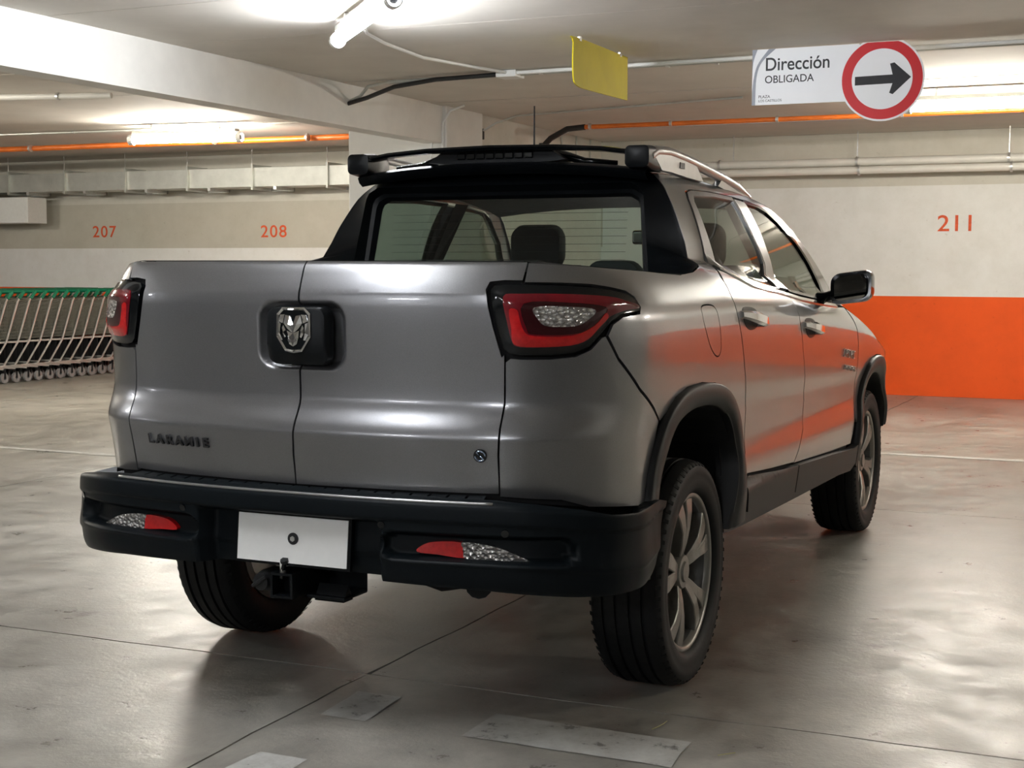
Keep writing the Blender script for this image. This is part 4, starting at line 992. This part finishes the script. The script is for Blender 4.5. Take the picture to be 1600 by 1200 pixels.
# roof spoiler bar, brake lamp pod, end caps
mb = MB()
sp = [(-.545,.40,1.712),(-.50,.385,1.727),(-.42,.375,1.738),(-.25,.36,1.748),(0,.352,1.752),(.25,.36,1.748),(.42,.375,1.738),(.50,.385,1.727),(.545,.40,1.712)]
SPc = smooth_curve3 = []
for i in range(len(sp)-1):
    for k in range(5):
        t = k/5; SPc.append(Vector(sp[i]).lerp(Vector(sp[i+1]), t))
SPc.append(Vector(sp[-1])); prof = [(-.035,.000),(-.03,.008),(.0,.011),(.05,.006),(.055,-.003),(.0,-.010),(-.03,-.008)]
for p in SPc: mb.v += [(p.x, p.y+a, p.z+b) for a, b in prof]
np_ = len(prof)
for i in range(len(SPc)-1):
    for k in range(np_): mb.f.append((i*np_+k, i*np_+(k+1) % np_, (i+1)*np_+(k+1) % np_, (i+1)*np_+k))
spoiler = mb.go('roof_spoiler', MT['gloss_black'], truck, True, 50)
pod = MB()
podp = [(-.27,1.708),(-.20,1.702),(.20,1.702),(.27,1.708),(.21,1.748),(.0,1.754),(-.21,1.748)]
pod.prism(podp, lambda a, b, d: (a, d, b), .50, .385); pod.go('brake_lamp_pod', MT['satin_black'], spoiler)
mb = MB()
for k in range(8): mb.cbox((-.150+k*.038, .378, 1.716), (-.118+k*.038, .386, 1.738), .003)
o = mb.go('brake_lamp', MT['gloss_black'], spoiler); o['label'] = 'dark high-level brake lamp'
for s in (-1, 1):
    pod = MB(); pp = [(s*.20,1.702),(s*.33,1.697),(s*.27,1.708)]
    sw = MB(); sw.tube([(s*.21,.44,1.735),(s*.32,.45,1.705),(s*.44,.46,1.696)], [.02,.012,.008], 8); sw.go('spoiler_strut', MT['gloss_black'], spoiler, True)
    e = MB(); rs = []
    for (yy, x0, x1, z0, z1) in ((.345,.520,.580,1.690,1.735),(.352,.505,.592,1.672,1.746),(.42,.500,.592,1.664,1.750),(.52,.510,.590,1.664,1.745),(.56,.53,.58,1.67,1.735)):
        rs.append((rr((x1-x0)/2, (z1-z0)/2, .018, 4, cx=s*(x0+x1)/2, cz=(z0+z1)/2), yy))
    stack(e, rs, lambda a, b, d: (a, d, b)); n0 = len(rs[0][0]); e.f.append(tuple(reversed(range(n0))))
    e.go('spoiler_end_cap', MT['satin_black'], spoiler, True, 50)
# roof rails
for s in (1, -1):
    xr = .578; path = [(.40,1.712),(.46,1.732),(.60,1.738),(.80,1.728),(1.05,1.708),(1.30,1.684),(1.50,1.660),(1.66,1.636)]
    pts = []
    for i in range(len(path)-1):
        for k in range(4):
            t = k/4; y = path[i][0]*(1-t)+path[i+1][0]*t; z = path[i][1]*(1-t)+path[i+1][1]*t; pts.append((s*(xr+.012*max(0, y-1)), y, z))
    pts.append((s*.588, 1.70, 1.628))
    mb = MB(); mb.tube(pts, [.017]*(len(pts)-4)+[.014,.012,.009,.005], 12, ry=1.2); rail = mb.go('roof_rail', MT['satin_silver'], truck, True, 50)
    for P0 in ([(.50,1.668),(.42,1.712),(.46,1.732),(.80,1.726),(.90,1.716),(1.00,1.655),(.80,1.660),(.60,1.668)], [(1.20,1.650),(1.27,1.688),(1.45,1.664),(1.66,1.632),(1.68,1.618),(1.45,1.625)]):
        f = MB(); f.prism(P0, lambda a, b, d: (d, a, b), s*.565, s*.592); f.go('rail_foot', MT['satin_silver'], rail)
    f = MB(); f.cbox((min(s*.5915,s*.5945), .70, 1.688), (max(s*.5915,s*.5945), .755, 1.710), .001); f.go('rail_slot', MT['ink'], rail)
# antenna
mb = MB(); mb.lathe([(1.690,.026),(1.705,.022),(1.715,.012),(1.722,.006)], 16, 'z', (.0,.74,0)); mb.tube([(0,.74,1.72),(0,.74,1.94)], [.0045,.003], 6); mb.go('antenna', MT['ink'], truck, True, 60)
# ---------------------------------------------------------------- wheels
def make_wheel(x, y, sgn):
    """rim with sub-parts tyre, five double spokes, hub cap, brake disc; local axis x points outwards"""
    r_ = .362
    mb = MB()
    mb.lathe([(-.10,.236),(.060,.240),(.080,.250),(.092,.251),(.092,.243),(.075,.231),(.04,.220),(-.03,.210),(-.10,.205)], 56, closed=True)
    rim = mb.go('wheel_rim', MT['alloy_dark'], truck, True, 40)
    lp_ = MB(); lp_.lathe([(.076,.231),(.092,.236),(.098,.244),(.095,.253),(.086,.252)], 64); lp_.go('rim_lip', MT['alloy'], rim, True, 60)
    t = MB(); prof = [(-.098,.238),(-.115,.262),(-.118,.30),(-.110,.338),(-.098,.352)]
    for gx in (-.062,-.022,.022,.062):
        prof += [(gx-.006,.3605),(gx-.005,.351),(gx+.005,.351),(gx+.006,.3605)]
    prof += [(.098,.353),(.108,.345),(.113,.334),(.117,.318),(.1145,.312),(.1165,.296),(.113,.272),(.108,.262),(.098,.253),(.088,.249)]
    t.lathe(prof, 96)
    tyre = t.go('tyre', MT['rubber'], rim, True, 40)
    tb = MB()
    for k in range(64):
        th = 2*math.pi*k/64
        for sd in (-1, 1):
            for (a0, a1, r0, r1) in ((.098,.112,.3515,.3395),):
                vs = []
                for (a, rr2, h) in ((a0,r0,0),(a1,r1,0),(a0,r0,.0012),(a1,r1,.0012)):
                    for d in (-.009,.009): vs.append((sd*a+(.002*sd if h else 0), (rr2+h)*math.cos(th+d*2+sd*.05*(a-a0)), (rr2+h)*math.sin(th+d*2)))
                tb.add(vs, [(4,5,7,6),(0,4,6,2),(1,3,7,5),(2,6,7,3)])
    s_ = tb.go('tread_block', MT['rubber'], rim); s_['kind'] = 'stuff'
    for k in range(5):
        for sd in (-1, 1):
            a0 = math.radians(90+72*k+0); vs = []
            # spoke centre line leaves the hub and spreads toward the rim
            st = [(.042,.10,.014,.070),(.09,.15,.016,.084),(.14,.24,.019,.093),(.19,.33,.025,.094),(.238,.38,.031,.088)]
            for (r, da, w_, xo) in st:
                cth = a0+sd*da*(.55 if r > .1 else .8); dirn = Vector((0, math.cos(cth), math.sin(cth))); tn = Vector((0, -math.sin(cth), math.cos(cth)))
                p = dirn*r+Vector((xo, 0, 0))
                vs += [p-tn*w_, p+tn*w_, p+tn*(w_+.004)-Vector((.035,0,0)), p-tn*(w_+.004)-Vector((.035,0,0))]
            fs = []
            for i in range(len(st)-1):
                for j in range(4): fs.append((i*4+j, i*4+(j+1) % 4, (i+1)*4+(j+1) % 4, (i+1)*4+j))
            fs += [(3,2,1,0), tuple(len(st)*4-4+j for j in range(4))]
            o = obj('spoke', vs, fs, MT['alloy'], rim)
            bm = bmesh.new(); bm.from_mesh(o.data); bmesh.ops.recalc_face_normals(bm, faces=bm.faces); bmesh.ops.bevel(bm, geom=bm.edges[:], offset=.003, segments=1, affect='EDGES'); bm.to_mesh(o.data); bm.free()
    h = MB(); h.lathe([(.02,.062),(.068,.060),(.080,.052),(.080,.034),(.087,.031),(.089,.001)], 28); h.go('hub_cap', MT['alloy'], rim, True, 40)
    d = MB(); d.lathe([(-.03,.155),(-.02,.155),(-.02,.07),(.03,.06),(.03,.001)], 36); d.go('brake_disc', MT['steel'], rim, True, 30)
    rim.rotation_euler = (math.radians(8 if y < 1 else 31), 0, 0 if sgn > 0 else math.pi); rim.location = (sgn*x, y, r_)
    return rim
for y in (0, 2.99):
    for s in (1, -1): make_wheel(.765 if s > 0 or y > 1 else .79, y if s > 0 or y > 1 else .03, s)
# ---------------------------------------------------------------- wheel-well liners and underbody
for (yc, R1, nm) in ((0.0,.51,'wheel_arch_liner'),(2.99,.47,'wheel_arch_liner')):
    for s in (1, -1):
        mb = MB(); n = 20; cz = .40
        ys = []
        for k in range(n+1):
            a = math.radians((8 if yc == 0 else 16)+(162 if yc == 0 else 164)*k/n); ys.append((yc+R1*math.cos(a)*(.98 if yc == 0 else .9)+(.02 if yc else 0), cz+R1*math.sin(a)))
        for (a, b) in ys: mb.v += [(s*.885, a, b), (s*.60, a, b)]
        for k in range(n): mb.f.append((2*k, 2*k+1, 2*k+3, 2*k+2))
        n0 = len(mb.v); mb.v += [(s*.60, a, b) for a, b in ys]; mb.f.append(tuple(n0+k for k in range(n+1)))
        mb.go(nm, MT['liner'], truck)
mb = MB()
mb.cbox((-.58,-.70,.46),(.58,3.55,.70), .03); mb.cbox((-.80,.80,.44),(.80,2.30,.56), .02); mb.cbox((-.60,-.84,.53),(.60,-.68,.70), .02)
mb.go('chassis_floor', MT['liner'], truck)
mb = MB(); mb.tube([(-.66,0,.36),(.66,0,.36)], .045, 12); mb.tube([(-.66,2.99,.36),(.66,2.99,.36)], .035, 12); mb.lathe([(-.10,.02),(-.09,.12),(.0,.14),(.09,.12),(.10,.02)], 20, 'x', (0,0,.36)); mb.go('axle', MT['liner'], truck, True, 40)
mb = MB(); mb.tube([(.38,-.35,.44),(.44,-.62,.44),(.50,-.80,.445)], .038, 12); mb.tube([(.05,-.35,.46),(.55,-.35,.46)], .08, 14); mb.go('exhaust', MT['satin_black'], truck, True, 40)
# bed: inner box so the body is solid when seen from above
mb = MB()
def inner_edge(q, z, ins): p = surf(q, z); return (p[0]-ins, p[1], z)
ys = np.linspace(.70, 1.66, 24); tops = [surf(q, interp_z) for q, interp_z in [(float(q), crv([(.69,1.340),(.806,1.337),(.994,1.329),(1.273,1.320),(1.598,1.307),(1.76,1.316)], float(q))) for q in ys]]
for s in (1, -1):
    n0 = len(mb.v)
    for p in tops: mb.v += [(s*p[0], p[1], p[2]-.001), (s*min(p[0]-.02, .68), max(p[1], -.80), p[2]+.004), (s*.66, max(p[1], -.79), p[2]-.02), (s*.66, max(p[1], -.79), .80)]
    for i in range(len(tops)-1):
        for k in range(3): a = n0+i*4+k; mb.f.append((a, a+1, a+5, a+4))
mb.box((-.66,-.78,.78),(.66,.36,.80)); mb.box((-.70,.34,.78),(.70,.36,1.26))
mb.go('cargo_bed', MT['satin_black'], truck, True, 40)
# dark inner skins behind the shut lines
lin = MT['liner']
rear_l = [(0,.70),(.60,.70),(1.05,.66),(1.12,.72),(1.22,.88),(1.30,.96),(1.5,1.0),(1.8,1.0),(2.0,.94),(2.12,.80),(2.14,.62),(2.20,.44),(4.05,.40),(4.05,.62),(4.10,.78),(4.25,.90),(4.5,.955),(4.62,.95),(4.3,1.06),(4.08,1.12),(3.3,1.16),(2.6,1.21),(2.2,1.28),(1.95,1.31),(1.6,1.285),(1.0,1.30),(.69,1.315),(0,1.325)]
for s in (1, -1): panel('inner_skin', rear_l, lin, truck, sgn=s, off=-.036 if False else -.022, flange=False, sz=.02, sq=.04, gap=0)
# the tailgate-handle recess is deeper than the inner skin there: both follow the same surface
# ---------------------------------------------------------------- door mirrors
for s in (1, -1):
    mb = MB(); cx, cy, cz = s*.985, 1.93, 1.247
    sec = [(-.045,.40,.35),(-.04,.80,.80),(-.02,.97,.96),(.02,1.,1.),(.06,.93,.92),(.10,.72,.70),(.125,.35,.3)]
    rg_ = []
    for (dy, kx, kz) in [(-.046,.90,.86),(-.046,.98,.96),(-.03,1.0,1.0),(.02,1.,1.),(.06,.93,.92),(.095,.74,.72),(.115,.40,.38)]:
        for (a, b) in rr(.088*kx, .068*kz, .038*min(kx, kz), 5): rg_.append((cx+a, cy+dy+.25*abs(a)*0, cz+b+.012*(a*s)/.09))
    m_ = 24; mb.v += rg_; nr = 7
    for i in range(nr-1):
        for k in range(m_): mb.f.append((i*m_+k, i*m_+(k+1) % m_, (i+1)*m_+(k+1) % m_, (i+1)*m_+k))
    mb.f.append(tuple((nr-1)*m_+k for k in range(m_))); mb.f.append(tuple(reversed(range(m_))))
    mir = mb.go('door_mirror', MT['gloss_black'], truck, True, 50)
    g = MB(); P_ = [(cx+a, cz+b) for a, b in rr(.070, .052, .028, 5)]; g.prism(P_, lambda a, b, d: (a, d-.010-(a-cx)*s*.16, b+.012*(a-cx)*s/.09), cy-.049, cy-.046); g.go('mirror_glass', simple('mirror_glass', (.75,.75,.75), .02, metal=1, var=.01), mir)
    a = MB(); a.tube([(s*.83,1.96,1.195),(s*.87,1.95,1.205),(s*.92,1.94,1.222)], [.028,.022,.02], 10); a.go('mirror_arm', MT['gloss_black'], mir, True, 50)
# ---------------------------------------------------------------- cab interior
def headrest(mb, x, y, z, w_=.13, h=.10, d=.05):
    m_ = 24; n0 = len(mb.v)
    for (dy, k) in [(-d,.6),(-d*.8,.9),(0,1),(d*.8,.9),(d,.6)]:
        for (a, b) in rr(w_*k, h*k, .06*k, 5): mb.v.append((x+a, y+dy, z+b))
    for i in range(4):
        for k in range(m_): mb.f.append((n0+i*m_+k, n0+i*m_+(k+1) % m_, n0+(i+1)*m_+(k+1) % m_, n0+(i+1)*m_+k))
    mb.f += [tuple(reversed(range(n0, n0+m_))), tuple(range(n0+4*m_, n0+5*m_))]
for x in (-.37, .37):
    mb = MB(); mb.cbox((x-.25,1.56,.95),(x+.25,1.71,1.34), .05); headrest(mb, x, 1.65, 1.42); mb.cbox((x-.25,1.6,.70),(x+.25,2.1,.85), .04); mb.go('front_seat', MT['seat'], truck, True, 50)
mb = MB(); mb.cbox((-.62,.55,.95),(.62,.70,1.30), .05)
for x in (-.36, .0, .36): headrest(mb, x, .66, 1.30, .115, .055, .04)
mb.cbox((-.62,.6,.70),(.62,1.15,.85), .04); mb.go('rear_bench', MT['seat'], truck, True, 50)
mb = MB(); mb.cbox((-.74,2.25,.85),(.74,2.75,1.14), .06); mb.cbox((.22,2.18,1.06),(.52,2.34,1.19), .03); mb.go('dashboard', MT['seat'], truck, True, 50)
mb = MB(); mb.lathe([(-.012,.185),(0,.197),(.012,.185),(0,.172)], 28, 'y', (0,0,0), closed=True); mb.tube([(-.18,0,0),(.18,0,0)], .014, 6); mb.tube([(0,0,0),(0,.22,-.05)], .03, 8)
o = mb.go('steering_wheel', MT['seat'], truck, True); o.location = (-.36,2.02,1.06); o.rotation_euler = (math.radians(-20),0,0)
mb = MB(); mb.cbox((-.064,2.04,1.437),(.13,2.065,1.503), .012); mb.tube([(.03,2.06,1.49),(.03,2.10,1.57)], .01, 6); im = mb.go('interior_mirror', MT['gloss_black'], truck, True, 40); MB().cbox((-.054,2.034,1.447),(.12,2.041,1.493), .003).go('mirror_glass', MT['plate'], im)  # plain white face paints in the bright reflection of the interior mirror
he = crown('headliner', [(2.17,1.63),(2.594,1.638),(2.99,1.612),(3.32,1.578),(3.42,1.56)], 10, 10, (.03,.04), (-.01,.08), MT['headliner'], inset=.03)
mb = MB()
for s in (1, -1):
    a = [Vector(surf(q, z, -.05)) for q, z in [(2.20,1.36),(2.22,1.60),(2.10,1.60),(2.03,1.36)]]
    mb.add([(s*v.x, v.y, v.z) for v in a], [(0,1,2,3)])
    b_ = [Vector(surf(q, z, -.045)) for q, z in [(2.83,1.25),(2.90,1.35),(2.885,1.60),(3.01,1.60),(3.0,1.35),(2.97,1.25)]]
    mb.add([(s*v.x, v.y, v.z) for v in b_], [(0,1,2,3,4,5)])
    mb.add([(s*(Vector(surf(q, z, -.05)).x), surf(q, z, -.05)[1], z) for q, z in [(2.0,.62),(2.0,1.27),(3.0,1.20),(4.05,1.12),(4.05,.62)]], [(0,1,2,3,4)])
mb.go('cab_lining', MT['liner'], truck)
# ---------------------------------------------------------------- tow hitch
mb = MB()
def sq_tube(cx, y0, y1, cz, h, t):
    o = [(-h,-h),(h,-h),(h,h),(-h,h)]; i = [(-h+t,-h+t),(h-t,-h+t),(h-t,h-t),(-h+t,h-t)]
    mb.add([(cx+a, y0, cz+b) for a, b in o]+[(cx+a, y0, cz+b) for a, b in i]+[(cx+a, y1, cz+b) for a, b in o]+[(cx+a, y0+.06, cz+b) for a, b in i],
           [(k, (k+1) % 4, 4+(k+1) % 4, 4+k) for k in range(4)]+[(k, 8+k, 8+(k+1) % 4, (k+1) % 4) for k in range(4)]+[(4+k, 4+(k+1) % 4, 12+(k+1) % 4, 12+k) for k in range(4)]+[(12,13,14,15)])
sq_tube(-.028, -.985, -.55, .432, .036, .007)
mb.cbox((-.45,-.80,.475),(.45,-.72,.53), .008); mb.cbox((-.06,-.80,.42),(.0,-.72,.49), .004)
hitch = mb.go('tow_hitch', MT['satin_black'], truck)
mb = MB(); mb.cbox((.02,-.93,.392),(.145,-.80,.402), .003); mb.tube([(.045,-.90,.402),(.14,-.90,.402)], .03, 3); 
mb.add([(.02,-.94,.395),(.13,-.90,.395),(.145,-.80,.395),(.02,-.80,.395),(.02,-.80,.50),(.145,-.80,.50)], [(0,1,2,3),(3,2,5,4),(0,3,4)]); mb.go('hitch_bracket', MT['satin_black'], hitch)
mb = MB(); mb.tube([(-.098,-.985,.437),(-.098,-.955,.437),(-.098,-.90,.437)], [.024,.031,.031], 16); mb.tube([(-.075,-.99,.455),(-.12,-.99,.425)], .006, 6); o = mb.go('trailer_socket', MT['flare_plastic'], hitch, True, 40); o['label'] = 'grey round trailer socket'
mb = MB(); mb.tube([(-.028,-.975,.468),(-.028,-.975,.50)], .009, 8); mb.go('hitch_pin', MT['steel'], hitch, True)
